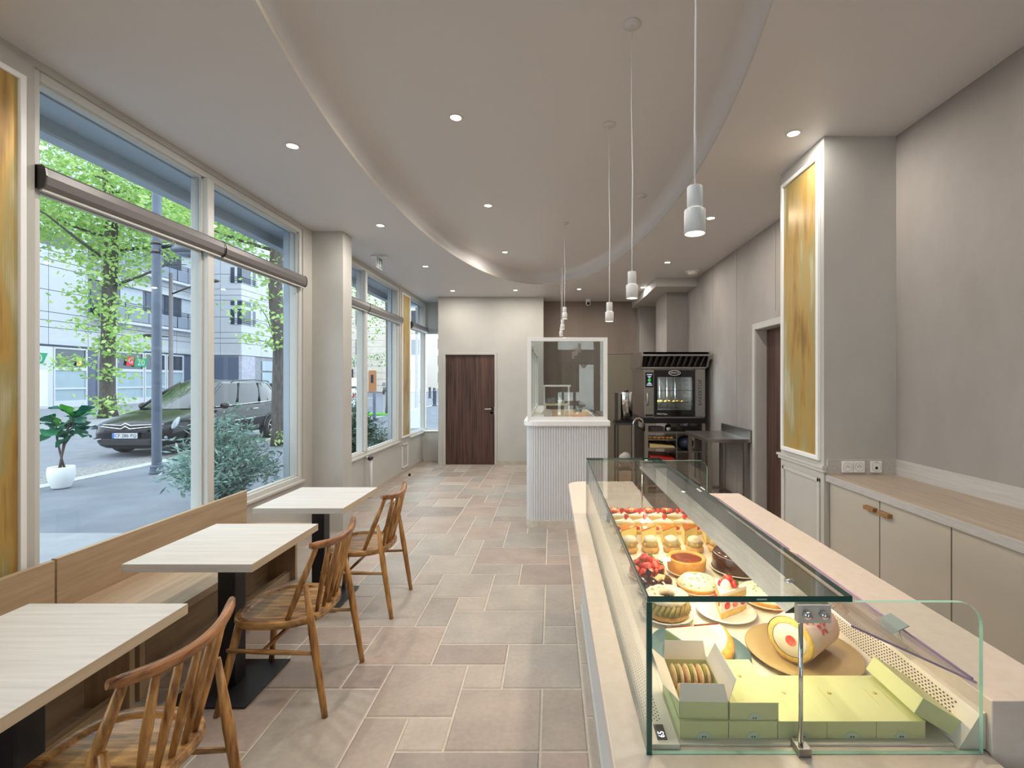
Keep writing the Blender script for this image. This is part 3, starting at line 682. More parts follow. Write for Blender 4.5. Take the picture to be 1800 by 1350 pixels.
def lshape(off, inner, z0, z1, name, m, bevel=0):
    o = cpath(off, FR, .05); mb = MB()
    outer = [tuple(p_) for p_, _ in o]
    poly = outer + [(inner[0], FY1), (inner[0], inner[1]), (FX1 + off, inner[1])]
    mb.prism(poly, z0, z1); return mb.build(name, m, t, bevel=bevel)
lshape(.03, (-.10, 5.30), 1.108, 1.165, 'counter_top', m_white, .006)
lshape(.004, (-.2, 5.25), 0, .085, 'stone_kick', m_grout)
MB().box(-.20, .60, 5.16, 5.2, .08, 1.1).build('inner_board', m_flute, t); MB().box(-.26, -.2, 5.25, 8.3, .08, 1.1).build('inner_board', m_flute, t)
MB().box(.585, .605, 5.14, 8.2, .0, 1.1).build('side_board', m_flute, t)
MB().box(-.20, .60, 5.30, 8.3, 1.06, 1.098).build('inner_worktop', m_oakY, t)
def screen(label, p0, p1, zt, bays):
    t = thing('glass_screen', label, 'glass screen', (p0[0], p0[1], 1.165))
    p0, p1 = Vector((*p0, 0)), Vector((*p1, 0)); d = (p1 - p0); L = d.length; d.normalize(); nr = Vector((-d.y, d.x, 0))
    R = Matrix((d, nr, Vector((0, 0, 1)))).transposed(); w = .042; zb = 1.165
    f = MB(); mid = (p0 + p1) / 2
    f.cbox((mid.x, mid.y, zb + w / 2), (L, .04, w), R); f.cbox((mid.x, mid.y, zt - w / 2), (L, .04, w), R)
    for k in range(bays + 1):
        q = p0 + d * (w / 2 + (L - w) * k / bays); f.cbox((q.x, q.y, (zb + zt) / 2), (w, .04, zt - zb - 2 * w), R)
    f.build('frame', m_white, t, bevel=.002)
    for k in range(bays):
        a = p0 + d * (w + (L - w) * k / bays); c = p0 + d * ((L - w) * (k + 1) / bays); q = (a + c) / 2
        g = MB(); g.cbox((q.x, q.y, (zb + zt) / 2), ((c - a).length, .006, zt - zb - 2 * w), R); g.build('glass_pane', m_glassm if bays == 1 else m_glass, t)
screen('white framed glass screen facing the pastry case on the fluted counter', (-.264, 5.16), (.603, 5.16), 2.067, 1)
screen('white framed side screen running along the fluted counter', (-.255, 5.35), (-.255, 8.2), 2.03, 3)
# things on the inner worktop
ZI = 1.098
t = thing('shelf_rack', 'small white wire-leg shelf rack behind the glass screen', 'shelf', (.06, 6.35, ZI))
b = MB()
for x in (-.10, .225):
    for y in (6.25, 6.45): MB().box(x - .008, x + .008, y - .008, y + .008, ZI, 1.53).build('leg', m_white, t)
MB().box(-.115, .25, 6.235, 6.465, 1.52, 1.54).build('top_shelf', m_white, t); MB().box(-.108, .233, 6.24, 6.46, 1.272, 1.288).build('middle_shelf', M('cream_shelf', (222, 212, 184), .5), t)
m_clear = glassmat('tumbler_glass', (.93, .96, .96), .06)
for i, (x, y) in enumerate([(-.06, 6.29), (-.02, 6.3), (.018, 6.29), (-.045, 6.4), (0.0, 6.4), (.04, 6.41)]):
    b = MB(); b.lathe([(.0005, .003), (.014, .003), (.015, 0), (.0165, 0), (.019, .085), (.0178, .085), (.0148, .006)], 14, (x, y, 1.288))
    o = b.build('tumbler', m_clear, loc=(x, y, 1.288)); setp(o, 'clear glass tumbler on the middle shelf of the white rack', 'glass', 'tumblers on the white rack')
t = thing('succulent_cup', 'white cup with a small green succulent on the white rack', 'plant', (.11, 6.32, 1.288))
MB().lathe([(.0005, 0), (.024, 0), (.034, .055), (.031, .055), (.028, .045), (.0005, .045)], 18).build('cup', m_white, t, world=False)
MB().tube([(.03, 0, .045), (.05, 0, .04), (.05, 0, .022), (.028, 0, .016)], .004, 6).build('cup_handle', m_white, t, world=False)
m_succ = M('succulent_leaf', (52, 120, 74), .45)
for k in range(5):
    a = k * 1.3; MB().tube([(.008 * cos(a), .008 * sin(a), .045), (.018 * cos(a), .018 * sin(a), .09), (.03 * cos(a), .02 * sin(a), .135)], [.006, .007, .001], 6).build('leaf', m_succ, t, world=False)
MB().sphere((0, -.01, .07), .024, 12, 8, (1, 1, .9)).build('globe', m_chrome, t, world=False)
o = MB(); R = Matrix.Rotation(radians(72), 3, 'X'); o.lathe([(.0005, 0), (.06, 0), (.07, .008), (.068, .01), (.058, .004), (.0005, .004)], 28, (-.06, 6.12, ZI + .066), rot=R)
setp(o.build('wooden_plate', m_tabX), 'round pale wooden plate leaning on the white rack', 'plate')
m_red = M('red_punnet', (196, 44, 40), .5)
b = MB(); b.box(.28, .42, 6.3, 6.42, ZI, ZI + .028); setp(b.build('red_tray', [m_red], bevel=.006), 'flat red tray lying on the worktop behind the glass screen', 'tray')
b = MB(); b.lathe([(.0005, 0), (.05, 0), (.055, .06), (.05, .06), (.045, .01), (.0005, .01)], 18, (.43, 7.6, ZI)); setp(b.build('black_bowl', m_bplast), 'small black bowl at the far end of the inner worktop', 'bowl')
# ================================================================== OVEN STATION
OX0, OX1, OY, OZ0, OZ1 = 1.304, 2.16, 6.68, 1.072, 1.768
m_blackglass = M('black_glass', (10, 10, 13), .08, coat=.6)
t = thing('combi_oven', 'stainless steel combi oven with black glass door on a rack stand', 'oven', (1.73, 7.0, OZ0))
cavx0, cavx1, cz0, cz1 = 1.487, 1.97, 1.185, 1.648
b = MB(); D0 = OY + .05
b.box(OX0, cavx0, D0, 7.5, OZ0, OZ1); b.box(cavx1, OX1, D0, 7.5, OZ0, OZ1); b.box(cavx0, cavx1, D0, 7.5, OZ0, cz0); b.box(cavx0, cavx1, D0, 7.5, cz1, OZ1); b.box(cavx0, cavx1, 7.15, 7.5, cz0, cz1)
b.build('body', m_steel, t)
b = MB(); b.box(OX0, 1.44, OY + .01, D0, OZ0 + .01, OZ1 - .015); b.build('control_panel', m_steel, t, bevel=.003)
b = MB(); b.box(2.018, OX1, OY + .01, D0, OZ0 + .02, OZ1 - .005); b.build('side_panel', m_steel, t, bevel=.003)
d = MB()
d.box(1.442, 1.487, OY, D0, OZ0 + .02, OZ1 - .02); d.box(1.97, 2.016, OY, D0, OZ0 + .02, OZ1 - .02); d.box(1.487, 1.97, OY, D0, OZ0 + .02, cz0); d.box(1.487, 1.97, OY, D0, cz1, OZ1 - .02)
d = d.build('door', m_blackglass, t, bevel=.002)
MB().box(1.487, 1.97, OY + .012, OY + .018, cz0, cz1).build('door_glass', m_glassc, d)
b = MB(); b.tube([(1.725 + .082 * cos(a), OY - .002, 1.708 + .034 * sin(a)) for a in [2 * pi * i / 32 for i in range(32)]], .004, 6, closed=True)
tx = text_mb('UNOX', .045, .001, Matrix.Translation((1.725, OY - .002, 1.708)) @ Matrix.Rotation(pi / 2, 4, 'X')); b.add(tx.v, tx.f)
b.build('logo', m_white, d)
tx = text_mb('MIND.Maps', .03, .001, Matrix.Translation((1.55, OY - .001, 1.13)) @ Matrix.Rotation(pi / 2, 4, 'X')); tx.build('door_lettering', m_white, d)
tx = text_mb('BAKERTOP', .075, .001, Matrix.Translation((2.09, OY + .009, 1.43)) @ Matrix.Rotation(pi / 2, 4, 'X') @ Matrix.Rotation(pi / 2, 4, 'Z')); tx.build('panel_lettering', m_dsteel, t)
MB().box(1.316, 1.43, OY + .003, OY + .01, 1.505, 1.715).build('touch_screen', m_blackglass, t)
m_ui = emat('screen_white', (190, 210, 235), .45); m_uig = emat('screen_green', (40, 190, 80), .5)
b = MB()
for z, w in ((1.68, .075), (1.655, .05), (1.635, .03), (1.565, .03), (1.55, .06), (1.53, .08)): b.box(1.373 - w / 2, 1.373 + w / 2, OY, OY + .003, z, z + .011)
b.build('screen_text', m_ui, t, kind='stuff')
MB().lathe([(.0005, 0), (.021, 0), (.021, .002)], 18, (1.373, OY, 1.605), rot=Matrix.Rotation(-pi / 2, 3, 'X')).build('screen_button', m_uig, t)
h = MB(); h.tube([(1.34, OY + .012, 1.42), (1.34, OY - .035, 1.415), (1.34, OY - .04, 1.38), (1.34, OY - .04, 1.29), (1.34, OY - .035, 1.265), (1.34, OY + .012, 1.26)], .016, 10); h.build('handle', m_steel, d)
MB().box(1.318, 1.428, OY + .005, OY + .01, 1.098, 1.125).build('slot', m_bplast, t)
MB().box(1.44, 2.03, OY + .005, OY + .05, OZ0, OZ0 + .018).build('drip_tray', m_steel, t)
for zc in (1.54, 1.29):
    R = Matrix.Rotation(pi / 2, 3, 'X'); b = MB()
    for r in (.03, .055, .08): b.tube([(1.575 + r * cos(a), 7.13, zc + r * sin(a)) for a in [2 * pi * i / 20 for i in range(20)]], .005, 5, closed=True)
    b.build('fan_guard', m_steel, t)
b = MB()
for x in (1.60, 1.71, 1.83):
    b.cyl((x, 7.05, cz0), (x, 7.05, cz1), .009, n=8)
for z in (1.23, 1.29, 1.35, 1.41, 1.47, 1.53, 1.59): b.box(1.90, 1.965, 6.8, 7.1, z, z + .006)
b.build('tray_rails', m_chrome, t)
MB().box(1.487, 1.97, OY + .03, OY + .04, 1.455, 1.462).build('middle_bar', m_bplast, t)
arealight('oven_lamp', (cavx0 + .03 - 1.73, -.12, 1.42 - OZ0), .4, 4.5, (.75, .88, 1.0), (0, radians(-90), 0), .25, 'RECTANGLE', parent=t)
tr = thing('baking_tray', 'dark baking tray with yellow pastries inside the lit oven', 'tray', (1.73, 6.9, 1.285))
MB().box(1.50, 1.95, 6.75, 7.1, 1.285, 1.293).build('tray', m_dsteel, tr)
m_past = M('yellow_pastry', (214, 186, 72), .6, c2=(190, 150, 60), sc=30)
for k in range(7): MB().sphere((1.53 + .06 * k + (.0 if k else -.0), 6.86 + .05 * (k % 2), 1.30), .028, 10, 6, (1.1, 1.1, .6)).build('pastry', m_past, tr)
# hood
t = thing('extractor_hood', 'stainless extractor hood with slanted filters above the oven', 'extractor hood', (1.71, 6.9, 1.77))
b = MB(); b.prism([(6.56, 1.995), (6.56, 1.94), (6.66, 1.785), (7.5, 1.785), (7.5, 1.995)], 1.236, 1.262, 'x'); b.prism([(6.56, 1.995), (6.56, 1.94), (6.66, 1.785), (7.5, 1.785), (7.5, 1.995)], 2.165, 2.19, 'x')
b.box(1.262, 2.165, 6.56, 7.5, 1.965, 1.995); b.box(1.262, 2.165, 6.56, 6.575, 1.94, 1.995); b.box(1.262, 2.165, 7.0, 7.5, 1.785, 1.965); b.box(1.262, 2.165, 6.66, 7.0, 1.77, 1.79)
b.build('canopy', m_steel, t)
for k in range(11):
    x = 1.30 + k * .082
    b = MB(); b.add([(x, 6.575, 1.94), (x + .03, 6.6, 1.94), (x + .0, 6.69, 1.79), (x - .03, 6.665, 1.79)], [(0, 1, 2, 3)]); b.add([(x, 6.575, 1.94), (x - .028, 6.62, 1.94), (x - .058, 6.70, 1.79), (x - .03, 6.665, 1.79)], [(0, 1, 2, 3)])
    b.build('filter_baffle', m_dsteel, t)
MB().box(1.262, 2.165, 6.72, 6.74, 1.79, 1.965).build('filter_back', m_bplast, t)
# stand below oven
t = thing('rack_stand', 'steel rack stand with trays carrying the combi oven', 'stand', (1.73, 7.0, 0))
b = MB(); b.box(OX0 - .02, OX1, 6.66, 7.5, 1.0, 1.072); b.build('top_frame', m_bplast, t)
for x in (OX0 + .0, OX1 - .05):
    for y in (6.68, 7.44): MB().box(x, x + .05, y, y + .05, 0, 1.0).build('leg', m_steel, t)
MB().box(OX0 + .05, OX1 - .05, 6.7, 7.45, .855, .88).build('upper_shelf', m_steel, t)
MB().box(1.75, 1.765, 6.69, 7.4, .1, .855).build('divider', m_steel, t); MB().box(OX0 + .05, OX1 - .05, 6.7, 7.45, .1, .12).build('lower_shelf', m_steel, t)
MB().box(1.765, OX1 - .05, 6.72, 7.4, .585, .6).build('side_shelf', m_steel, t); MB().box(OX0, OX0 + .01, 6.74, 7.44, .1, .88).build('side_sheet', m_dsteel, t)
m_croi = M('golden_bread', (206, 160, 84), .6, c2=(168, 110, 50), sc=14)
for z, mm, lab, hh in ((.76, m_croi, 'steel tray of golden buns in the rack stand', .035), (.64, M('parchment', (222, 200, 140), .7), 'steel tray lined with yellow parchment in the rack stand', .05), (.47, m_red, 'steel tray with red cover low in the rack stand', .05)):
    tr = thing('sheet_tray', lab, 'tray', (1.55, 6.9, z))
    MB().box(1.36, 1.745, 6.69, 7.3, z, z + .012).build('tray', m_steel, tr)
    if hh == .035:
        for k in range(6): MB().sphere((1.40 + .06 * k, 6.75, z + .025), .03, 10, 6, (1, 1, .7)).build('bun', mm, tr)
    else:
        b = MB(); b.add([(1.38, 6.7, z + .013), (1.73, 6.7, z + .013), (1.73, 7.2, z + .02), (1.38, 7.2, z + .02), (1.38, 6.7, z + .02 + hh), (1.73, 6.7, z + .013 + hh * .4), (1.73, 7.2, z + .05), (1.38, 7.2, z + .07)], [(0, 1, 5, 4), (1, 2, 6, 5), (2, 3, 7, 6), (3, 0, 4, 7), (4, 5, 6, 7)]); b.build('lining', mm, tr)
b = MB(); b.box(1.40, 1.58, 6.72, 6.9, .88, .945); setp(b.build('steel_bin', m_dsteel, bevel=.005), 'low steel container on the upper shelf under the oven', 'container')
b = MB(); b.lathe([(.0005, 0), (.045, 0), (.05, .03), (.035, .09), (.0005, .095)], 16, (1.66, 6.78, .88)); setp(b.build('steel_shaker', m_chrome), 'small shiny steel pot under the oven', 'pot')
m_bag = M('white_plastic_bag', (212, 212, 210), .4)
def lump(mb, c, r, seed, sc=(1, 1, 1), n=14, rows=9, amp=.25):
    rr = random.Random(seed); b0 = len(mb.v); mb.sphere(c, r, n, rows, sc)
    for i in range(b0, len(mb.v)):
        v = Vector(mb.v[i]) - Vector(c); f = 1 + amp * (rr.random() - .5) * 2; mb.v[i] = tuple(Vector(c) + v * f)
    return mb
tr = thing('cloth_basket', 'black basket heaped with white cloths under the oven', 'basket', (1.95, 6.8, .88))
MB().box(1.83, 2.09, 6.7, 6.95, .88, .96).build('basket', m_bplast, tr, bevel=.01)
b = MB(); lump(b, (1.90, 6.8, .97), .06, 3); lump(b, (2.02, 6.82, .965), .055, 4); b.build('cloths', m_bag, tr)
b = MB(); lump(b, (1.93, 6.9, .70), .12, 9, (1, 1, .8), amp=.08); setp(b.build('blue_bag', M('blue_plastic', (62, 76, 104), .4)), 'crumpled blue bag on the stand beside the trays', 'bag')
# steel work table
t = thing('steel_table', 'stainless steel work table with upstand beside the walnut doorway', 'table', (2.0, 5.7, 0))
MB().box(1.74, 2.235, 5.30, 6.2, .905, .945).build('table_top', m_steel, t, bevel=.003)
MB().box(2.21, 2.235, 5.30, 6.2, .945, 1.045).build('upstand', m_steel, t)
for x in (1.765, 2.17):
    for y in (5.36, 6.12): MB().box(x, x + .04, y, y + .04, 0, .905).build('leg', m_steel, t)
b = MB(); b.box(1.775, 2.2, 6.13, 6.15, .2, .24); b.box(1.775, 1.795, 5.38, 6.14, .2, .24); b.box(2.18, 2.2, 5.38, 6.14, .2, .24); b.build('lower_rail', m_steel, t)
# boiler on a cart
t = thing('water_boiler', 'tall steel water boiler beside the oven', 'boiler', (1.10, 7.0, 1.02))
MB().lathe([(.001, 0), (.09, 0), (.09, .40), (.085, .41), (.001, .415)], 24).build('drum', m_chrome, t, world=False)
MB().lathe([(.001, .415), (.03, .415), (.028, .445), (.001, .45)], 14).build('lid_knob', m_bplast, t, world=False)
MB().box(-.17, -.13, -.05, .05, 0, .40).build('side_rail', m_dsteel, t, world=False)
MB().box(-.18, .11, -.1, .1, -.03, 0).build('base', m_bplast, t, world=False)
t = thing('steel_cart', 'dark steel cart carrying the water boiler', 'cart', (1.10, 7.0, 0))
for x in (.94, 1.2):
    for y in (6.85, 7.15): MB().box(x, x + .025, y, y + .025, 0, .96).build('leg', m_dsteel, t)
MB().box(.92, 1.24, 6.83, 7.18, .96, .99).build('top_shelf', m_dsteel, t); MB().box(.94, 1.22, 6.85, 7.16, .3, .32).build('lower_shelf', m_dsteel, t)
t = thing('spray_tap', 'curved chrome hose tap standing between the cart and the oven', 'tap', (1.15, 6.6, 0))
MB().tube([(1.13, 6.6, 0), (1.13, 6.6, .95), (1.135, 6.6, 1.02), (1.17, 6.6, 1.07), (1.22, 6.6, 1.08), (1.26, 6.6, 1.05), (1.275, 6.6, .99)], .014, 8).build('pipe', m_chrome, t)
MB().lathe([(.001, 0), (.04, 0), (.04, .02), (.001, .02)], 14, (1.13, 6.6, 0)).build('foot', m_steel, t)
MB().cyl((1.275, 6.6, .99), (1.278, 6.6, .90), .02, n=10).build('spray_head', m_bplast, t)
b = MB(); lump(b, (1.08, 6.99, .436), .10, 21, (1, 1, 1.1), amp=.05); setp(b.build('plastic_bag', m_bag), 'crumpled white plastic bag on the lower shelf of the cart', 'bag')
# ================================================================== SERVING COUNTER AND PASTRY CASE
m_quartz = M('beige_quartz', (208, 194, 180), .3, c2=(214, 202, 190), sc=40, detail=8)
m_panelw = M('white_counter_panel', (214, 218, 220), .45)
ZD, ZL = .90, 1.0
t = thing('serving_counter', 'long serving counter with beige quartz top and white front panel', 'counter', (.5, 1.9, 0))
cr = .10
poly = [(.112, .60), (.82, .60), (.82, 2.53), (.56, 2.53), (.56, 3.30), (.112 + cr, 3.30)] + [(.112 + cr - cr * sin(a), 3.30 - cr + cr * cos(a)) for a in [pi / 2 * i / 8 for i in range(1, 9)]]
MB().prism(poly, .86, ZD).build('quartz_top', m_quartz, t, bevel=.003)
MB().box(.824, .997, .889, 2.53, .86, ZL).build('quartz_ledge', m_quartz, t, bevel=.002)
MB().box(.82, .98, .70, 2.52, 0, .86).build('back_body', m_panelw, t)
MB().box(.205, .82, .64, 2.52, .0, .86).build('body', m_panelw, t); MB().box(.205, .55, 2.52, 3.26, .0, .86).build('body_end', m_panelw, t)
MB().box(.197, .205, .62, 3.268, .0, .06).build('kick_strip', m_trim, t)
def pane(poly, a0, a1, axis, name, parent, me=None):
    mb = MB(); mb.prism(poly, a0, a1, axis); k = len(poly)
    for i in range(k): mb.m[i] = 1
    return mb.build(name, [m_glassc, me or m_gedge], parent)
GY0_, GY1_, GX0_, GX1_, GZ = .889, 2.474, .178, .807, 1.185
m_satin = M('satin_steel', (206, 200, 190), .45, .6); m_seal0 = M('etched_mark', (150, 190, 180), .5)
case = thing('pastry_case', 'refrigerated glass pastry case full of cakes on the serving counter', 'display case', (.5, 1.7, ZD))
def endpoly():
    r = .045
    return [(GX0_, ZD + .001), (GX1_, ZD + .001), (GX1_, GZ - r)] + [(GX1_ - r + r * cos(a), GZ - r + r * sin(a)) for a in [pi / 2 * i / 8 for i in range(1, 9)]] + [(GX0_, GZ)]
pane(endpoly(), GY0_, GY0_ + .008, 'y', 'end_glass', case, m_gedge2); pane(endpoly(), GY1_ - .008, GY1_, 'y', 'end_glass', case, m_gedge2)
pane([(GY0_ + .0085, ZD + .001), (GY1_ - .0085, ZD + .001), (GY1_ - .0085, GZ - .001), (GY0_ + .0085, GZ - .001)], GX0_, GX0_ + .009, 'x', 'front_glass', case)
MB().box(GX0_ - .001, GX0_ + .0095, GY0_ - .001, GY0_ + .0005, ZD, GZ).build('corner_seam', m_gedge, case)
pane([(GX0_, GY0_ - .001), (.562, GY0_ - .001), (.562, GY1_), (GX0_, GY1_)], GZ + .001, GZ + .012, 'z', 'top_glass', case)
# lamp housing under the top glass, brackets, posts
m_dgm = M('charcoal_lamp_housing', (70, 72, 70), .35, .4)
b = MB(); b.prism([(.452, 1.150), (.498, 1.181), (.558, 1.181), (.558, 1.176), (.505, 1.174), (.495, 1.150)], GY0_ + .03, GY1_ - .02, 'y'); b.build('lamp_housing', [m_dgm], case)
MB().add([(.4515, GY0_ + .031, 1.1505), (.4975, GY0_ + .031, 1.1812), (.4975, GY1_ - .021, 1.1812), (.4515, GY1_ - .021, 1.1505)], [(0, 1, 2, 3)]).build('housing_face', m_steel, case)
m_led = emat('warm_led_strip', (255, 226, 168), 9.0)
MB().box(.462, .474, GY0_ + .05, GY1_ - .05, 1.147, 1.150).build('led_strip', m_led, case)
arealight('case_strip_lamp', (.468 - .5, 0, 1.145 - ZD), .012, CASE, (1.0, .80, .48), (0, radians(-14), 0), GY1_ - GY0_ - .1, 'RECTANGLE', parent=case)
for y, s in ((GY0_ - .004, -1), (GY1_ - .012, 1)):
    MB().box(.457, .519, y - .003, y + .003 + .008, GZ - .036, GZ - .002).build('bracket', m_satin, case, bevel=.001)
    for x in (.472, .503):
        q = MB(); R = Matrix.Rotation(pi / 2, 3, 'X'); q.lathe([(.0005, .012), (.0065, .012), (.0075, .009), (.0075, .004), (.006, .0), (.001, 0)], 16, (x, y - .003, GZ - .018), rot=R); q.build('bolt', m_chrome, case)
    MB().cyl((.470, y + .012, ZD + .004), (.470, y + .012, GZ - .036), .0042, n=12).build('post', m_chrome, case)
    MB().box(.458, .482, y - .004, y + .026, ZD, ZD + .016).build('post_foot', m_steel, case, bevel=.001)
for y in (.955, 1.72, 2.40): MB().lathe([(.0005, .004), (.009, .004), (.010, 0)], 16, (.478, y, GZ + .012)).build('glass_button', m_chrome, case)
MB().box(.383, .402, GY0_ - .0016, GY0_ - .001, GZ + .0045, GZ + .0075).build('maker_mark', m_seal0, case)
# tray, side borders, ramp
m_tray = M('ivory_case_tray', (222, 216, 202), .4)
MB().box(.245, .77, GY0_ + .02, GY1_ - .02, ZD + .0005, ZD + .004).build('tray', m_tray, case)
MB().box(GX0_ + .012, .243, GY0_ + .012, GY1_ - .012, ZD + .0005, ZD + .010).build('front_border', m_tray, case, bevel=.001)
b = MB(); b.prism([(.772, ZD + .001), (.812, ZD + .066), (.8235, ZD + .07), (.8235, ZD + .001)], GY0_ + .012, GY1_ - .012, 'y'); b.build('rear_ramp', m_tray, case)
hm = M('perforation_black', (60, 54, 46), .7)
b = MB(); sl = Vector((.040, 0, .065)).normalized()
for iy in range(150):
    y = GY0_ + .06 + iy * .0098
    for k in range(9):
        c = Vector((.784 + .0054 * k * sl.x, y + (.0049 if k % 2 else 0), 0)); c.z = ZD + .0012 + (c.x - .772) / .040 * .065 + .0008
        d = .0013; u = sl * d
        b.add([c - u - Vector((0, .0021, 0)), c + u - Vector((0, .0021, 0)), c + u + Vector((0, .0021, 0)), c - u + Vector((0, .0021, 0))], [(0, 1, 2, 3)])
b.build('rear_grille', hm, case, kind='stuff')
b = MB()
for iy in range(150):
    y = GY0_ + .075 + iy * .0098
    for k in range(6):
        x = .193 + .0052 * k; yy = y + (.0049 if k % 2 else 0); b.add([(x - .0014, yy - .0016, ZD + .0104), (x + .0014, yy - .0016, ZD + .0104), (x + .0014, yy + .0016, ZD + .0104), (x - .0014, yy + .0016, ZD + .0104)], [(0, 1, 2, 3)])
b.build('front_grille', hm, case, kind='stuff')
MB().box(.203, .222, .912, .952, ZD + .010, ZD + .0112).build('temperature_display', m_bplast, case)
tx = text_mb('65', .017, .0001, Matrix.Translation((.2135, .925, ZD + .0114)) @ Matrix.Rotation(pi / 2, 4, 'Z')); tx.build('display_digits', emat('digit_white', (225, 232, 250), 2.0), case)
# acrylic rear flaps
m_acr = glassmat('clear_acrylic', (.94, .90, .93), .04); m_acre = M('violet_acrylic_edge', (176, 150, 188), .15)
def flap(label, y0, y1):
    t = thing('acrylic_flap', label, 'acrylic panel', (.7, (y0 + y1) / 2, ZL))
    a = Vector((.585, 0, 1.118)); c = Vector((.832, 0, 1.006)); nrm = Vector((.112, 0, .247)).normalized() * .004
    q = []
    for y in (y0, y1):
        for p_ in (a, c, c + nrm, a + nrm): q.append((p_.x, y, p_.z))
    mb = MB(); mb.add(q, [(0, 1, 5, 4), (2, 3, 7, 6)], 0); mb.add(q, [(1, 2, 6, 5), (3, 0, 4, 7), (0, 3, 2, 1), (4, 5, 6, 7)], 1)
    mb.build('sheet', [m_acr, m_acre], t, fix=False)
    MB().tube([(c.x, y0 + .01, c.z + .004), (c.x, y1 - .01, c.z + .004)], .003, 6).build('lower_rod', m_acre, t)
flap('clear acrylic flap with violet edge at the near half of the pastry case', .93, 1.62)
flap('clear acrylic flap with violet edge at the far half of the pastry case', 1.66, 2.40)
b = MB(); R = Matrix.Rotation(radians(-24), 3, 'Y'); b.cbox((.665, 2.16, 1.10), (.05, .06, .0015), R); setp(b.build('price_card', m_white), 'small white card lying on the acrylic flap of the pastry case', 'card')
b = MB(); b.cbox((.80, 1.12, 1.0275), (.045, .06, .002), Matrix.Rotation(radians(-24), 3, 'Y')); setp(b.build('flap_clip', M('grey_blue_clip', (136, 150, 146), .4)), 'grey blue clip on the near acrylic flap', 'clip')
# ------------------------------------------------------------------ food materials
ZT = ZD + .0045
f_cream = M('whipped_cream', (246, 240, 226), .45, bump=.2, sc=60)
f_sponge = M('yellow_sponge', (236, 210, 136), .8, c2=(220, 186, 104), sc=90, bump=.3)
f_straw = M('strawberry_red', (206, 34, 36), .25, c2=(226, 70, 60), sc=60, bump=.3, coat=.4)
f_slice = M('strawberry_flesh', (226, 84, 76), .35, c2=(240, 150, 136), sc=60)
f_choc = M('chocolate_glaze', (62, 28, 16), .14, coat=.5)
f_chocd = M('chocolate_sponge', (52, 28, 18), .8, c2=(74, 44, 28), sc=80, bump=.3)
f_crust = M('golden_crust', (204, 138, 58), .6, c2=(226, 172, 88), sc=40, bump=.4)
f_cara = M('dark_caramel', (104, 40, 14), .15, c2=(150, 66, 18), sc=20, coat=.5)
f_cheese = M('cheesecake_body', (240, 222, 150), .6)
f_brul = M('burnt_caramel_top', (226, 150, 36), .18, c2=(196, 96, 16), sc=18, coat=.4)
f_merng = M('pale_meringue', (236, 234, 214), .55, c2=(226, 226, 200), sc=14, bump=.25)
f_zest = M('lime_zest', (140, 176, 52), .6)
f_leaf = M('green_calyx', (72, 140, 44), .5)
f_choux = M('choux_pastry', (196, 140, 72), .7, c2=(222, 182, 120), sc=45, bump=.6)
f_prali = M('praline_cream', (178, 160, 104), .5, c2=(160, 138, 84), sc=30, bump=.3)
f_sugar = M('icing_sugar', (236, 224, 206), .9, c2=(206, 168, 120), sc=40, lo=.55, hi=.75, bump=.3)
f_plate = M('white_porcelain', (238, 234, 226), .2, coat=.3)
f_teal = M('teal_stoneware', (92, 122, 128), .35, c2=(76, 104, 110), sc=6)
f_beige = M('beige_stoneware', (182, 158, 108), .35, c2=(166, 144, 98), sc=6)
f_biscuit = M('almond_biscuit', (222, 180, 120), .8, c2=(236, 206, 158), sc=70, bump=.4)
f_pist = M('pistachio', (150, 160, 60), .6)
m_boxg = M('pale_green_card', (204, 210, 154), .6); m_boxin = M('white_card_inside', (236, 226, 212), .6); m_seal = M('mint_sticker', (190, 210, 190), .5); m_gilt = M('gilt_print', (196, 172, 92), .4)
def plate(t, r, m, z=0.0):
    MB().lathe([(.0005, z + .001), (r * .55, z), (r * .6, z + .002), (r * .97, z + .012), (r, z + .014), (r * .985, z + .0155), (r * .66, z + .006), (r * .62, z + .0045), (.0005, z + .0045)], 44).build('plate', m, t, world=False)
def strawb(mb, c, r, rot=None, leaf=True, rr=random):
    prof = [(.0005, -1.25), (.35, -1.1), (.75, -.55), (1.0, .15), (.9, .6), (.5, .85), (.0005, .9)]
    mb.lathe([(p_ * r, q * r) for p_, q in prof], 12, c, rot=rot)
    if leaf:
        Rm = rot or Matrix.Identity(3)
        for k in range(6):
            a = k * pi / 3; d = Vector((cos(a), sin(a), 0)); p0 = Vector((0, 0, .86)); p1 = d * .95 + Vector((0, 0, 1.1)); sd = Vector((-sin(a), cos(a), 0)) * .28; p2 = d * .5 + Vector((0, 0, 1.0))
            mb.add([Vector(c) + Rm @ (v * r) for v in (p0, p2 + sd, p1, p2 - sd)], [(0, 1, 2, 3)], 1)
    return mb
def rotz(o, a): o.rotation_euler = (0, 0, a)
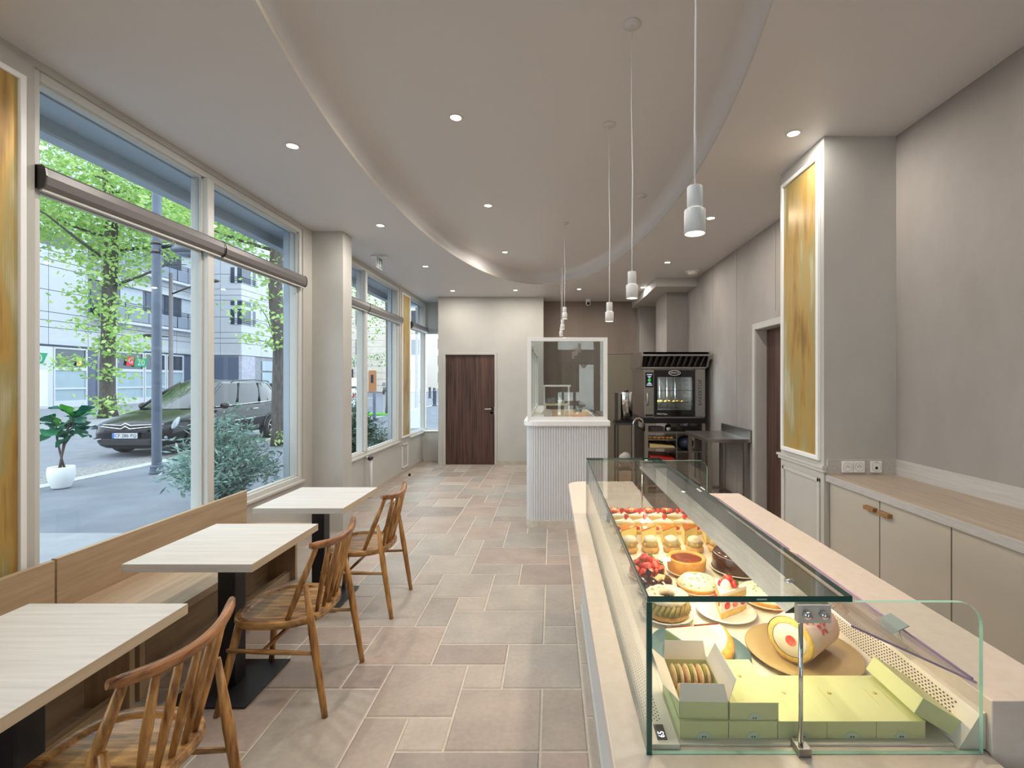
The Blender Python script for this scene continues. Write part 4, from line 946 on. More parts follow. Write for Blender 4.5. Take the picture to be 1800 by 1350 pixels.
# ---- green gift boxes
BW, BD, BH = .0945, .142, .034
def gift(label, loc, rz=0.0, rot=None, seal=True):
    t = thing('gift_box', label, 'box', loc, rz, None)
    if rot: t.rotation_euler = rot
    MB().box(-BW / 2, BW / 2, -BD / 2, BD / 2, 0, BH - .0005).build('body', m_boxg, t, world=False, bevel=.0008)
    MB().box(-BW / 2 - .0006, BW / 2 + .0006, -BD / 2 - .0006, BD / 2 + .0006, BH - .0012, BH).build('lid', m_boxg, t, world=False)
    q = MB(); q.lathe([(.0005, .0005), (.0045, .0005), (.0045, 0)], 10, (.004, .012, BH)); q.build('emblem', m_gilt, t, world=False)
    q = MB(); q.box(-.010, -.0092, -.03, .03, BH, BH + .0002); q.build('printed_line', m_gilt, t, world=False)
    if seal:
        pl = [(.014 * cos(a), .0135 * sin(a) + .0005) for a in [pi * i / 12 for i in range(13)]]
        MB().prism(pl, -BD / 2 - .0012, -BD / 2 - .0006, 'y').build('sticker', m_seal, t, world=False)
        q = MB(); q.box(-.004, -.001, -BD / 2 - .0015, -BD / 2 - .0012, .003, .006); q.box(.001, .004, -BD / 2 - .0015, -BD / 2 - .0012, .003, .006); q.build('sticker_print', m_dsteel, t, world=False)
    return t
ords = ['first', 'second', 'third', 'fourth', 'fifth']
for k in range(5):
    gift('closed pale green gift box in the bottom row, %s along from the temperature display' % ords[k], (.2955 + .0958 * k, .922 + BD / 2 + .0006, ZT))
Z2 = ZT + BH
gift('closed pale green gift box stacked beside the open one', (.395, .926 + BD / 2, Z2), 0)
t = gift('pale green gift box leaning on the rear ramp of the case', (.7445, .994, ZD + .0295), rot=(0, radians(31), 0), seal=False)
t = thing('open_gift_box', 'open green box of sandwich biscuits with raised white flaps', 'box', (.2985, .928 + BD / 2, Z2), radians(-1.5))
b = MB(); w, d = BW / 2, BD / 2; th = .001
b.box(-w, w, -d, d, 0, .001); b.box(-w, w, -d, -d + th, 0, BH); b.box(-w, w, d - th, d, 0, BH); b.box(-w, -w + th, -d, d, 0, BH); b.box(w - th, w, -d, d, 0, BH); b.build('body', m_boxg, t, world=False)
def flapq(a, c, out, name):
    a, c, out = Vector(a), Vector(c), Vector(out); u = (c - a) * .04
    n_ = (c - a).cross(out).normalized() * .0006
    p4 = [a, c, c + out - u, a + out + u]; mb = MB(); mb.add([v + n_ for v in p4] + [v - n_ for v in p4], [(0, 1, 2, 3), (7, 6, 5, 4), (0, 4, 5, 1), (1, 5, 6, 2), (2, 6, 7, 3), (3, 7, 4, 0)]); mb.build(name, m_boxin, t, world=False)
flapq((-w, -d, BH), (w, -d, BH), (0, .012, .028), 'flap'); flapq((-w, d, BH), (w, d, BH), (0, .012, .036), 'flap')
flapq((-w, -d, BH), (-w, d, BH), (-.030, .004, .026), 'flap'); flapq((w, -d, BH), (w, d, BH), (.018, 0, .042), 'flap')
MB().box(-w + .002, w - .002, -d + .002, d - .002, .004, .006).build('liner', m_boxin, t, world=False)
for r_ in range(2):
    for k in range(6):
        x = -w + .012 + k * .0142; y = (.03 if r_ == 0 else -.036)
        q = MB(); q.sphere((x, y, .024), .019, 10, 8, (.30, 1.55 if r_ == 0 else 1.4, .95)); q.build('biscuit', f_biscuit, t, world=False)
        if k < 5 and k % 2 == 0:
            q = MB(); q.sphere((x + .0071, y, .026), .017, 8, 6, (.14, 1.4, .95)); q.build('biscuit_filling', f_pist, t, world=False)
# ---- wedge on teal plate
t = thing('cheese_tart_wedge', 'large sugar-dusted tart wedge on a teal plate', 'cake', (.372, 1.205, ZT))
plate(t, .125, f_teal)
def wedge(mb, R, a0, a1, z0, z1, tip=(0, 0), n=12, mi=0, rin=0.0):
    poly = [(tip[0] + rin * cos(a0), tip[1] + rin * sin(a0))] + [(tip[0] + R * cos(a0 + (a1 - a0) * i / n), tip[1] + R * sin(a0 + (a1 - a0) * i / n)) for i in range(n + 1)]
    if rin: poly += [(tip[0] + rin * cos(a1), tip[1] + rin * sin(a1))]
    return mb.prism(poly, z0, z1, 'z', mi)
tip = (-.075, .045); A0, A1 = radians(-62), radians(8)
q = MB(); wedge(q, .152, A0, A1, .006, .038, tip); q.build('filling', M('matcha_filling', (176, 182, 112), .6, c2=(196, 190, 130), sc=20), t, world=False, bevel=.003)
q = MB(); wedge(q, .155, A0, A1, .038, .044, tip); q.build('sugar_top', M('dusted_top', (238, 228, 208), .8, c2=(226, 208, 178), sc=12), t, world=False, bevel=.002)
q = MB(); 
pts_ = [(tip[0] + .154 * cos(A0 + (A1 - A0) * i / 12), tip[1] + .154 * sin(A0 + (A1 - A0) * i / 12)) for i in range(13)]
q.tube([(x, y, .023) for x, y in pts_], .0185, 10); q.build('crust', f_crust, t, world=False)
q = MB(); e = Vector((cos(A1), sin(A1), 0)); p0 = Vector((*tip, 0)); q.tube([p0 + e * .002 + Vector((0, .002, .042)), p0 + e * .15 + Vector((0, .002, .042))], .0042, 8); q.build('brown_edge', f_cara, t, world=False)
# ---- roll cake on beige plate
t = thing('roll_cake', 'white roll cake with pink flowers and strawberry centre on a beige plate', 'cake', (.635, 1.205, ZT))
plate(t, .135, f_beige)
ang = radians(38); ax = Vector((cos(ang), sin(ang), 0)); sd = Vector((-sin(ang), cos(ang), 0)); RR, LL = .058, .145; c0 = Vector((-.055, -.045, .062)); 
def cylpt(u, a, r): return c0 + ax * u + sd * (r * cos(a)) + Vector((0, 0, r * sin(a) * .93))
def annulus(r0, r1, u0, u1, name, m, cap=True):
    mb = MB(); n_ = 40
    rows = [(u0, r0), (u0, r1 - .004), (u0 + .004, r1), (u1 - .004, r1), (u1, r1 - .004), (u1, max(r0, .0005))]
    for u, r in rows: mb.v += [tuple(cylpt(u, 2 * pi * i / n_, r)) for i in range(n_)]
    for k in range(len(rows) - 1):
        for i in range(n_): mb.f.append([k * n_ + i, k * n_ + (i + 1) % n_, (k + 1) * n_ + (i + 1) % n_, (k + 1) * n_ + i]); mb.m.append(0); mb.sm.append(True)
    return mb.build(name, m, t, world=False)
annulus(.042, RR - .002, 0, LL, 'sponge', f_sponge)
mb = MB(); n_ = 40
for u in (.003, LL - .002): mb.v += [tuple(cylpt(u, 2 * pi * i / n_, RR)) for i in range(n_)]
for i in range(n_): mb.f.append([i, (i + 1) % n_, n_ + (i + 1) % n_, n_ + i]); mb.m.append(0); mb.sm.append(True)
mb.build('sugar_skin', M('pink_white_skin', (240, 226, 212), .8, c2=(236, 196, 186), sc=7), t, world=False)
annulus(.0005, .0435, -.0004, LL - .001, 'cream', f_cream)
mb = MB(); mb.v = [tuple(cylpt(-.0012, 2 * pi * i / 16, .0135) - sd * .004) for i in range(16)]; mb.f = [list(range(16))]; mb.m = [0]; mb.sm = [False]; mb.build('strawberry_slice', f_slice, t, world=False)
f_pink = M('pink_petal', (222, 92, 104), .6)
for fi, (u0, a0) in enumerate([(.036, 1.95), (.098, 1.95), (.066, 2.55)]):
    for k in range(5):
        th_ = k * 2 * pi / 5 + fi * .5; mb = MB(); ring_ = []
        for i in range(10):
            a = 2 * pi * i / 10; du = .013 + .0085 * cos(a); dv = .0045 * sin(a)
            uu = du * cos(th_) - dv * sin(th_); vv = du * sin(th_) + dv * cos(th_)
            ring_.append(tuple(cylpt(u0 + uu, a0 + vv / RR, RR + .0016)))
        mb.v = ring_; mb.f = [list(range(10))]; mb.m = [0]; mb.sm = [False]; mb.build('petal', f_pink, t, world=False)
# ---- big strawberry shortcake on white plate
def shortcake(label, loc, rz, s=1.0, pl=0.0, group=None, fancy=False):
    t = thing('strawberry_shortcake', label, 'cake', loc, rz, group)
    z = 0.0
    if pl: plate(t, pl, f_plate); z = .005
    Ln, hw = .105 * s, .048 * s
    poly = [(-Ln * .5, 0), (Ln * .5, -hw), (Ln * .52, 0), (Ln * .5, hw)]
    def lay(z0, z1, m, nm, g=0.0):
        MB().prism([(x * (1 - g), y * (1 - g)) for x, y in poly], z + z0 * s, z + z1 * s).build(nm, m, t, world=False, bevel=.0015)
    lay(0, .016, f_sponge, 'sponge', .01); lay(.016, .046, f_cream, 'cream_filling', .03); lay(.046, .062, f_sponge, 'sponge', .01); lay(.062, .073, f_cream, 'cream_top')
    rr = random.Random(int(loc[0] * 1000))
    for sgn in (-1, 1):
        for k in range(3 if fancy else 2):
            u = .25 + .3 * k + (.05 if sgn > 0 else 0); p_ = Vector((-Ln * .5 + Ln * u, sgn * hw * u, z + (.030 + .004 * rr.random()) * s))
            q = MB(); q.sphere(p_, .0115 * s, 10, 6, (1.1, .25, .95), rot=Matrix.Rotation(sgn * atan2(hw, Ln), 3, 'Z')); q.build('berry_slice', f_slice if rr.random() < .4 else f_straw, t, world=False)
    q = MB(); strawb(q, (Ln * .22, 0, z + .092 * s), .0145 * s, Matrix.Rotation(.35, 3, 'Y'), True); q.build('strawberry', [f_straw, f_leaf], t, world=False)
    if fancy:
        for dx, dy in ((.0, .014), (.012, -.02)):
            q = MB(); strawb(q, (Ln * .05 + dx, dy, z + .083 * s), .011 * s, Matrix.Rotation(.9, 3, 'X'), True); q.build('strawberry', [f_straw, f_leaf], t, world=False)
        q = MB(); q.lathe([(.017, 0), (.015, .012), (.008, .022), (.0005, .027)], 14, (Ln * .0, -.0, z + .073 * s)); q.build('cream_rosette', f_cream, t, world=False)
        q = MB(); q.lathe([(.016, 0), (.013, .010), (.0005, .018)], 14, (.035, -.066, .006)); q.build('cream_dot', f_cream, t, world=False)
    return t
shortcake('large strawberry shortcake wedge topped with berries on a white plate', (.518, 1.415, ZT), radians(55), 1.0, .086, None, True)
# ---- ring pastry (paris-brest)
t = thing('ring_pastry', 'round praline cream choux ring dusted with sugar on a white plate', 'pastry', (.338, 1.40, ZT)); plate(t, .078, f_plate)
def torus(mb, R, r, z, n=28, m=10, flat=1.0, wob=0.0, seed=1):
    rr = random.Random(seed); b0 = len(mb.v)
    for i in range(n):
        a = 2 * pi * i / n
        for j in range(m):
            c = 2 * pi * j / m; r2 = r * (1 + wob * (rr.random() - .5)); mb.v.append(((R + r2 * cos(c)) * cos(a), (R + r2 * cos(c)) * sin(a), z + r2 * sin(c) * flat))
    for i in range(n):
        for j in range(m): mb.f.append([b0 + i * m + j, b0 + ((i + 1) % n) * m + j, b0 + ((i + 1) % n) * m + (j + 1) % m, b0 + i * m + (j + 1) % m]); mb.m.append(0); mb.sm.append(True)
    return mb
torus(MB(), .040, .026, .022, wob=.12, flat=.65).build('choux_base', f_choux, t, world=False)
mb = MB()
for k in range(26):
    a = 2 * pi * k / 26; mb.tube([(.044 * cos(a), .044 * sin(a), .022), (.064 * cos(a + .1), .064 * sin(a + .1), .034), (.058 * cos(a + .22), .058 * sin(a + .22), .052), (.03 * cos(a + .2), .03 * sin(a + .2), .056)], [.007, .0085, .008, .006], 7)
mb.build('praline_ruffle', f_prali, t, world=False)
torus(MB(), .043, .0205, .062, wob=.3, flat=.6).build('choux_top', f_sugar, t, world=False)
rr = random.Random(2)
for k in range(20):
    a = rr.random() * 6.28; r = .032 + .03 * rr.random(); q = MB(); q.cbox((r * cos(a), r * sin(a), .076 - abs(r - .04) * .6), (.009, .006, .0015), Matrix.Rotation(a, 3, 'Z') @ Matrix.Rotation(rr.uniform(-.5, .5), 3, 'Y')); q.build('almond_flake', f_biscuit, t, world=False)
# ---- round cakes
def roundcake(name, label, loc, prof, m, pl=None, mpl=None, cat='cake'):
    t = thing(name, label, cat, loc)
    if pl: plate(t, pl, mpl or f_plate)
    MB().lathe(prof, 40).build('cake', m, t, world=False); return t
def shards(t, z, r, seed):
    rr = random.Random(seed)
    for k in range(3):
        a = rr.uniform(0, 6.28); q = MB(); q.cbox((r * cos(a), r * sin(a), z + .012), (.020, .0025, .024), Matrix.Rotation(a, 3, 'Z') @ Matrix.Rotation(rr.uniform(-.5, .5), 3, 'Y')); q.build('chocolate_shard', f_choc, t, world=False)
    for k in range(2):
        a = rr.uniform(0, 6.28); q = MB(); q.cbox((r * .8 * cos(a), r * .8 * sin(a), z + .007), (.024, .02, .008), Matrix.Rotation(a, 3, 'Z') @ Matrix.Rotation(.5, 3, 'X')); q.build('biscuit_piece', f_biscuit, t, world=False, bevel=.002)
t = roundcake('chocolate_cake', 'small round glazed chocolate cake with shards behind the choux ring', (.338, 1.552, ZT), [(.0005, .006), (.053, .006), (.055, .012), (.055, .044), (.051, .050), (.0005, .050)], f_choc, .057); shards(t, .05, .024, 4)
t = roundcake('chocolate_cake', 'large round glazed chocolate cake with chocolate shards on a board', (.682, 1.735, ZT), [(.0005, .006), (.090, .006), (.092, .014), (.092, .062), (.087, .070), (.0005, .070)], f_choc, .10); shards(t, .07, .045, 8)
torus(MB(), .091, .006, .012, 40, 6, wob=.5).build('crumb_edge', f_chocd, t, world=False)
t = roundcake('burnt_cheesecake', 'round golden cheesecake with dark caramel top on a white plate', (.486, 1.717, ZT), [(.0005, .006), (.062, .006), (.066, .015), (.069, .055), (.066, .060), (.057, .058), (.052, .053)], f_crust, .0715)
MB().lathe([(.055, .055), (.0005, .055)], 32).build('caramel_top', f_cara, t, world=False)
def tart(label, loc, R, half=False, seed=1, dome=.02):
    t = thing('meringue_tart', label, 'tart', loc); plate(t, R * 1.03, f_plate)
    a0, a1 = (0, 2 * pi)
    MB().lathe([(.0005, .006), (R * .93, .006), (R, .024), (R * .965, .026), (R * .94, .022)], 40).build('crust', f_crust, t, world=False)
    prof = [(R * .965, .022), (R * .93, .030), (R * .75, .022 + dome * .8), (R * .4, .022 + dome * 1.05), (.0005, .022 + dome * 1.1)]
    MB().lathe(prof, 40).build('meringue', f_merng, t, world=False)
    rr = random.Random(seed); mb = MB()
    for k in range(60):
        a = rr.random() * 6.28; r = R * sqrt(rr.random()) * .9; z = .0225 + dome * (1.1 - .9 * (r / R) ** 2.6); mb.cbox((r * cos(a), r * sin(a), z), (.0075, .003, .002), Matrix.Rotation(rr.random() * 6, 3, 'Z'))
    mb.build('zest', f_zest, t, world=False, kind='stuff')
tart('pale domed tart flecked with green zest beside the small chocolate cake', (.482, 1.572, ZT), .068, seed=3, dome=.026)
tart('wide pale tart flecked with green zest behind the roll cake', (.684, 1.502, ZT), .090, seed=5, dome=.014)
# strawberry tart
t = thing('strawberry_tart', 'round tart heaped with fresh strawberries at the front glass', 'tart', (.336, 1.676, ZT)); plate(t, .0645, f_plate)
MB().lathe([(.0005, .006), (.058, .006), (.063, .028), (.058, .028), (.054, .022), (.0005, .022)], 32).build('crust', f_crust, t, world=False)
rr = random.Random(12)
for k in range(26):
    lev = 0 if k < 13 else (1 if k < 22 else 2); rad = (.048, .03, .012)[lev]; a = k * 2.4
    q = MB(); strawb(q, (rad * cos(a), rad * sin(a), .036 + lev * .016), .0145, Matrix.Rotation(rr.uniform(-1, 1), 3, 'X') @ Matrix.Rotation(rr.uniform(-1, 1), 3, 'Y'), k % 4 == 0); q.build('strawberry', [f_straw if k % 3 else f_slice, f_leaf], t, world=False)
# ---- rows of individual pastries
XS = [.316, .402, .490, .582, .674]
OR = ['first', 'second', 'third', 'fourth', 'fifth']
def choux(loc, k):
    t = thing('choux_bun', 'sugar-dusted praline choux bun, %s from the front glass' % OR[k], 'pastry', loc, k * 1.1, 'row of praline choux buns')
    MB().lathe([(.0005, 0), (.030, 0), (.036, .008), (.035, .018), (.028, .024), (.0005, .024)], 20).build('choux_base', f_choux, t, world=False)
    mb = MB()
    for j in range(9):
        a = 2 * pi * j / 9; mb.sphere((.018 * cos(a), .018 * sin(a), .032), .0145, 8, 6)
    mb.build('praline_cream', f_prali, t, world=False)
    q = MB(); lump(q, (.003, .002, .048), .026, k + 40, (1, 1, .62), 14, 8, .06); q.build('choux_cap', f_sugar, t, world=False)
    for j in range(4):
        a = j * 1.6 + k; q = MB(); q.sphere((.031 * cos(a), .031 * sin(a), .034), .006, 6, 5); q.build('hazelnut', f_crust, t, world=False)
for k, x in enumerate(XS): choux((x, 1.935, ZT), k)
def cslice(loc, k):
    t = thing('cheesecake_slice', 'cheesecake wedge with burnt caramel top, %s from the front glass' % OR[k], 'cake', loc, radians(62), 'row of cheesecake slices')
    P = [(-.052, 0), (.048, -.034), (.052, 0), (.048, .034)]
    MB().prism(P, 0, .006).build('biscuit_base', f_crust, t, world=False); MB().prism(P, .006, .056).build('filling', f_cheese, t, world=False, bevel=.001)
    MB().prism([(x * 1.01, y * 1.01) for x, y in P], .056, .062).build('caramel_top', f_brul, t, world=False, bevel=.002)
for k, x in enumerate(XS): cslice((x + .003, 2.055, ZT), k)
for k, x in enumerate(XS): shortcake('small strawberry shortcake in the row behind the cheesecakes, %s from the front glass' % OR[k], (x + .006, 2.165, ZT), radians(12), .82, 0, 'front row of small shortcakes')
for k, x in enumerate(XS): shortcake('small strawberry shortcake in the row before the chocolate slices, %s from the front glass' % OR[k], (x + .0, 2.262, ZT), radians(12), .82, 0, 'rear row of small shortcakes')
for k, x in enumerate(XS):
    t = thing('chocolate_slice', 'small dark chocolate cake slice, %s from the front glass' % OR[k], 'cake', (x - .018, 2.335, ZT), .2, 'row of chocolate slices')
    MB().box(-.026, .026, -.017, .017, 0, .034).build('sponge', f_chocd, t, world=False, bevel=.002); MB().box(-.0265, .0265, -.0175, .0175, .034, .042).build('glaze', f_choc, t, world=False, bevel=.003)
for k, x in enumerate(XS):
    t = thing('strawberry_tartlet', 'small strawberry tartlet by the far glass, %s from the front glass' % OR[k], 'tart', (x, 2.405, ZT), k, 'row of strawberry tartlets')
    MB().lathe([(.0005, 0), (.030, 0), (.034, .022), (.030, .022), (.0005, .02)], 20).build('crust', f_crust, t, world=False)
    for j in range(7):
        a = 2 * pi * j / 7; q = MB(); q.sphere((.024 * cos(a), .024 * sin(a), .034), .0145, 8, 6, (1, .7, 1), rot=Matrix.Rotation(a, 3, 'Z')); q.build('berry_slice', f_straw if j % 2 else f_slice, t, world=False)
    MB().lathe([(.019, .03), (.016, .046), (.0005, .050)], 16).build('cream', f_cheese, t, world=False)
# ================================================================== STREET
def leafmat(name, c, c2, tr=.45):
    m, nt, p = newmat(name); N = nt.nodes; L = nt.links; N.remove(p)
    g = N.new('ShaderNodeNewGeometry'); r = N.new('ShaderNodeValToRGB'); r.color_ramp.elements[0].color = rgb(*c); r.color_ramp.elements[1].color = rgb(*c2)
    L.new(g.outputs['Random Per Island'], r.inputs['Fac'])
    d = N.new('ShaderNodeBsdfDiffuse'); t = N.new('ShaderNodeBsdfTranslucent'); gl = N.new('ShaderNodeBsdfGlossy'); gl.inputs['Roughness'].default_value = .35
    L.new(r.outputs[0], d.inputs['Color']); L.new(r.outputs[0], t.inputs['Color'])
    mx = N.new('ShaderNodeMixShader'); mx.inputs[0].default_value = tr; L.new(d.outputs[0], mx.inputs[1]); L.new(t.outputs[0], mx.inputs[2])
    m2 = N.new('ShaderNodeMixShader'); m2.inputs[0].default_value = .05; L.new(mx.outputs[0], m2.inputs[1]); L.new(gl.outputs[0], m2.inputs[2]); L.new(m2.outputs[0], N['Material Output'].inputs['Surface'])
    return m
m_asph = M('grey_asphalt', (122, 125, 133), .85, c2=(108, 112, 120), sc=3, bump=.2, bsc=80)
m_asph2 = M('sidewalk_asphalt', (108, 114, 123), .85, c2=(96, 102, 111), sc=2, bump=.2, bsc=90)
m_conc = M('pale_paving', (140, 143, 148), .8, c2=(128, 132, 138), sc=4)
m_gran = M('granite_kerb', (178, 178, 176), .8, c2=(150, 150, 150), sc=20)
m_cob = M('cobbled_gutter', (150, 148, 146), .9, c2=(90, 90, 92), sc=22, bump=.8)
g = setp(MB().box(-60, -2.74, -30, 130, -.3, -.03).build('road', m_asph), 'grey asphalt street outside the windows', 'road', kind='structure')
s = setp(MB().box(-7.6, -2.74, 5.0, 36, -.25, -.006).build('sidewalk', m_asph2), 'dark asphalt sidewalk outside the windows', 'sidewalk', kind='structure')
setp(MB().box(-7.6, -2.74, -8, 5.0, -.25, -.004).build('sidewalk_paving', m_conc), 'pale paving strip of the sidewalk near the shop', 'sidewalk', kind='structure')
setp(MB().box(-28.6, -16.75, -8, 44, -.25, .02).build('sidewalk_opposite', m_conc), 'pale sidewalk across the street', 'sidewalk', kind='structure')
setp(MB().box(-8.7, -7.86, -8, 60, -.25, -.022).build('gutter', m_cob), 'cobbled gutter along the kerb', 'gutter', kind='structure')
kb = setp(MB().box(-7.85, -7.6, -8, 60, -.25, -.012).build('kerb', m_gran), 'row of pale granite kerb stones along the sidewalk', 'kerb', kind='structure')
ks = MB().box(-.125, .125, -.49, .49, -.02, .004).mesh('kerb_stone', m_gran)
for k in range(14):
    o = bpy.data.objects.new('kerb_stone', ks); COL.objects.link(o); o.parent = kb; o.location = (-7.725, 5.5 + k, 0)
setp(MB().box(-16.75, -16.45, -8, 44, -.25, .01).build('kerb_opposite', m_gran), 'granite kerb across the street', 'kerb', kind='structure')
# canopy over the shop windows, outer piers
m_ext = M('pale_blue_render', (176, 190, 204), .7)
b = MB(); b.box(-3.04, -2.73, -4, 5.28, 3.13, 3.5); b.box(-3.04, -2.94, -4, 5.28, 3.037, 3.13); b.box(-3.04, -2.73, 5.28, 9.9, 3.13, 3.5); b.box(-3.04, -2.94, 5.28, 9.9, 3.037, 3.13)
setp(b.build('canopy', m_ext), 'grey blue concrete canopy above the street windows', 'canopy', kind='structure')
b = MB(); b.box(-2.73, -2.67, 4.83, 5.33, 0, 3.13); b.box(-2.73, -2.67, 7.9, 8.6, 0, 3.13); b.box(-2.73, -2.67, -4, -2.7, 0, 3.13); b.box(-2.74, -2.73, -4, 9.75, 0, .56)
setp(b.build('wall_outer', m_ext), 'pale rendered outside face of the shop front', 'wall', kind='structure')
# ------------------------------------------------------------------ buildings
m_pan = M('white_cladding', (176, 179, 185), .5, rnd=.02); m_gap = M('cladding_joint', (98, 104, 114), .8)
m_dkg = M('dark_window_glass', (58, 66, 78), .15, coat=.4); m_frost = M('frosted_blue_glass', (150, 168, 176), .35, c2=(140, 158, 168), sc=.6)
m_wfr = M('white_shop_frame', (190, 193, 197), .5); m_slate = M('slate_grey_panel', (84, 92, 112), .6); m_rail = M('railing_grey', (70, 76, 88), .5)
m_curt = M('pale_curtain', (190, 196, 204), .8, c2=(150, 158, 170), sc=20, stretch=(1, 6, .3))
rows = [3.65, 4.62, 5.02, 5.5, 6.75, 8.1, 8.5, 9.0, 10.2, 11.5, 11.9, 12.4, 13.7, 15, 16.4, 18]
A = thing('apartment_building', 'white clad apartment block with a shop below, across the street', 'building', (-29, 30, 0))
MB().box(-34, -28.56, 18, 38.4, 3.6, 18).build('wall', m_gap, A)
pmesh = {}
def panel_at(x, y0, y1, z0, z1, parent, face='x'):
    key = (round(y1 - y0, 3), round(z1 - z0, 3), face); w, h_ = y1 - y0 - .03, z1 - z0 - .035
    if key not in pmesh:
        mb = MB()
        if face == 'x': mb.box(0, .06, -w / 2, w / 2, -h_ / 2, h_ / 2)
        else: mb.box(-w / 2, w / 2, -.06, 0, -h_ / 2, h_ / 2)
        pmesh[key] = mb.mesh('panel', m_pan)
    o = bpy.data.objects.new('panel', pmesh[key]); COL.objects.link(o); o.parent = parent; pl = parent.location
    o.location = ((x - pl.x, (y0 + y1) / 2 - pl.y, (z0 + z1) / 2 - pl.z) if face == 'x' else ((y0 + y1) / 2 - pl.x, x - pl.y, (z0 + z1) / 2 - pl.z))
ycol = [20.0 + 2.3 * k for k in range(9)]
for r_ in range(len(rows) - 1):
    for k in range(8):
        y0, y1 = ycol[k], ycol[k + 1]; z0, z1 = rows[r_], rows[r_ + 1]
        if y0 > 29.1 and (5.4 < z0 < 8.0 or 9.0 <= z0 < 11.4): continue
        panel_at(-28.56, y0, y1, z0, z1, A)
for zb, zt in ((5.5, 8.1), (9.0, 11.5)):
    MB().box(-28.55, -28.48, 29.2, 38.4, zb, zb + .06).build('balcony_edge', m_pan, A)
    for y0, y1, m in ((29.4, 31.4, m_dkg), (31.4, 33.2, m_curt), (33.4, 35.0, m_slate), (35.0, 36.6, m_dkg), (36.6, 37.8, m_curt)):
        MB().box(-28.56, -28.52, y0, y1 - .08, zb + .1, zt - .25).build('window', m, A)
    MB().box(-28.56, -28.3, 29.2, 38.4, zt - .22, zt).build('lintel', m_pan, A)
    for k in range(4): MB().box(-27.92, -27.89, 29.3 + k * 2.05, 31.25 + k * 2.05, zb + .05, zb + .85).build('balcony_panel', M('smoked_balcony_panel', (118, 126, 140), .4) if k == 0 else bpy.data.materials['smoked_balcony_panel'], A)
    q = MB()
    for z in (.95, 1.08, 1.2): q.cyl((-27.9, 29.3, zb + z), (-27.9, 38.3, zb + z), .025, n=6)
    q.build('balcony_rail', m_rail, A)
    for k in range(6): MB().box(-27.93, -27.88, 29.3 + k * 1.78, 29.35 + k * 1.78, zb, zb + 1.2).build('rail_post', m_rail, A)
    MB().box(-28.56, -27.86, 29.2, 38.4, zb - .18, zb).build('balcony_slab', m_pan, A)
for y0, y1, z0, z1 in ((26.4, 28.2, 9.3, 10.0),): MB().box(-28.5, -28.46, y0, y1, z0, z1).build('window', m_dkg, A)
MB().box(-34, -28.7, 18, 38.4, 0, 3.6).build('shop_wall', m_slate, A)
mods = [(27.25, 29.25), (30.0, 31.1), (31.15, 33.3), (33.35, 35.2), (35.25, 36.9)]
for y0, y1 in mods:
    fr = MB(); x0, x1 = -28.7, -28.58
    for a, c in ((y0, y0 + .1), (y1 - .1, y1)): fr.box(x0, x1, a, c, 0, 3.55)
    for a, c in ((0, .42), (1.08, 1.18), (2.2, 2.38), (3.45, 3.55)): fr.box(x0, x1, y0 + .1, y1 - .1, a, c)
    o = fr.build('shop_window', m_wfr, A)
    for a, c, m in ((.42, 1.08, m_frost), (1.18, 2.2, m_frost), (2.38, 3.45, m_dkg)): MB().box(-28.66, -28.64, y0 + .1, y1 - .1, a, c).build('pane', m, o)
d = MB().box(-28.7, -28.56, 24.0, 27.2, 0, 3.55).build('shop_entrance', m_wfr, A)
MB().box(-28.56, -28.54, 25.9, 26.9, .15, 2.2).build('pane', M('white_poster', (214, 220, 226), .5), d)
def sign(y, parent):
    q = MB(); q.prism([(y - .55, 2.55), (y + .35, 2.55), (y + .6, 3.15), (y - .45, 3.15)], -28.56, -28.54, 'x'); q.build('sign_board', M('shop_green', (20, 140, 90), .5), parent)
    Mt = Matrix.Translation((-28.535, y, 2.84)) @ Matrix.Rotation(pi / 2, 4, 'Z') @ Matrix.Rotation(pi / 2, 4, 'X')
    text_mb('20', .62, .005, Mt).build('sign_digits', m_wfr, parent)
    q = MB(); q.prism([(y - 1.15, 2.62), (y - .58, 2.62), (y - .48, 3.22), (y - 1.05, 3.22)], -28.56, -28.54, 'x'); q.build('sign_block', M('shop_red', (196, 40, 44), .5), parent)
    Mt = Matrix.Translation((-28.535, y - .82, 2.92)) @ Matrix.Rotation(pi / 2, 4, 'Z') @ Matrix.Rotation(pi / 2, 4, 'X')
    text_mb('G', .5, .005, Mt).build('sign_letter', m_wfr, parent)
sign(26.3, A); sign(33.0, A)
MB().box(-28.57, -28.55, 28.55, 28.85, 2.5, 3.0).build('yellow_poster', M('yellow_poster', (222, 190, 90), .5), A)
B = thing('corner_building', 'white clad corner block with railed corner windows and a grey garage', 'building', (-27, 44, 0))
MB().box(-34, -25.16, 38.46, 56, 3.6, 18).build('wall', m_gap, B); MB().box(-34, -25.2, 38.5, 56, 0, 3.6).build('ground_wall', m_conc, B)
for r_ in range(len(rows) - 1):
    panel_at(38.46, -28.5, -26.8, rows[r_], rows[r_ + 1], B, 'y'); panel_at(38.46, -26.8, -25.1, rows[r_], rows[r_ + 1], B, 'y')
    for k in range(5): panel_at(-25.16, 38.42 + k * 2.6, 38.42 + (k + 1) * 2.6, rows[r_], rows[r_ + 1], B, 'x')
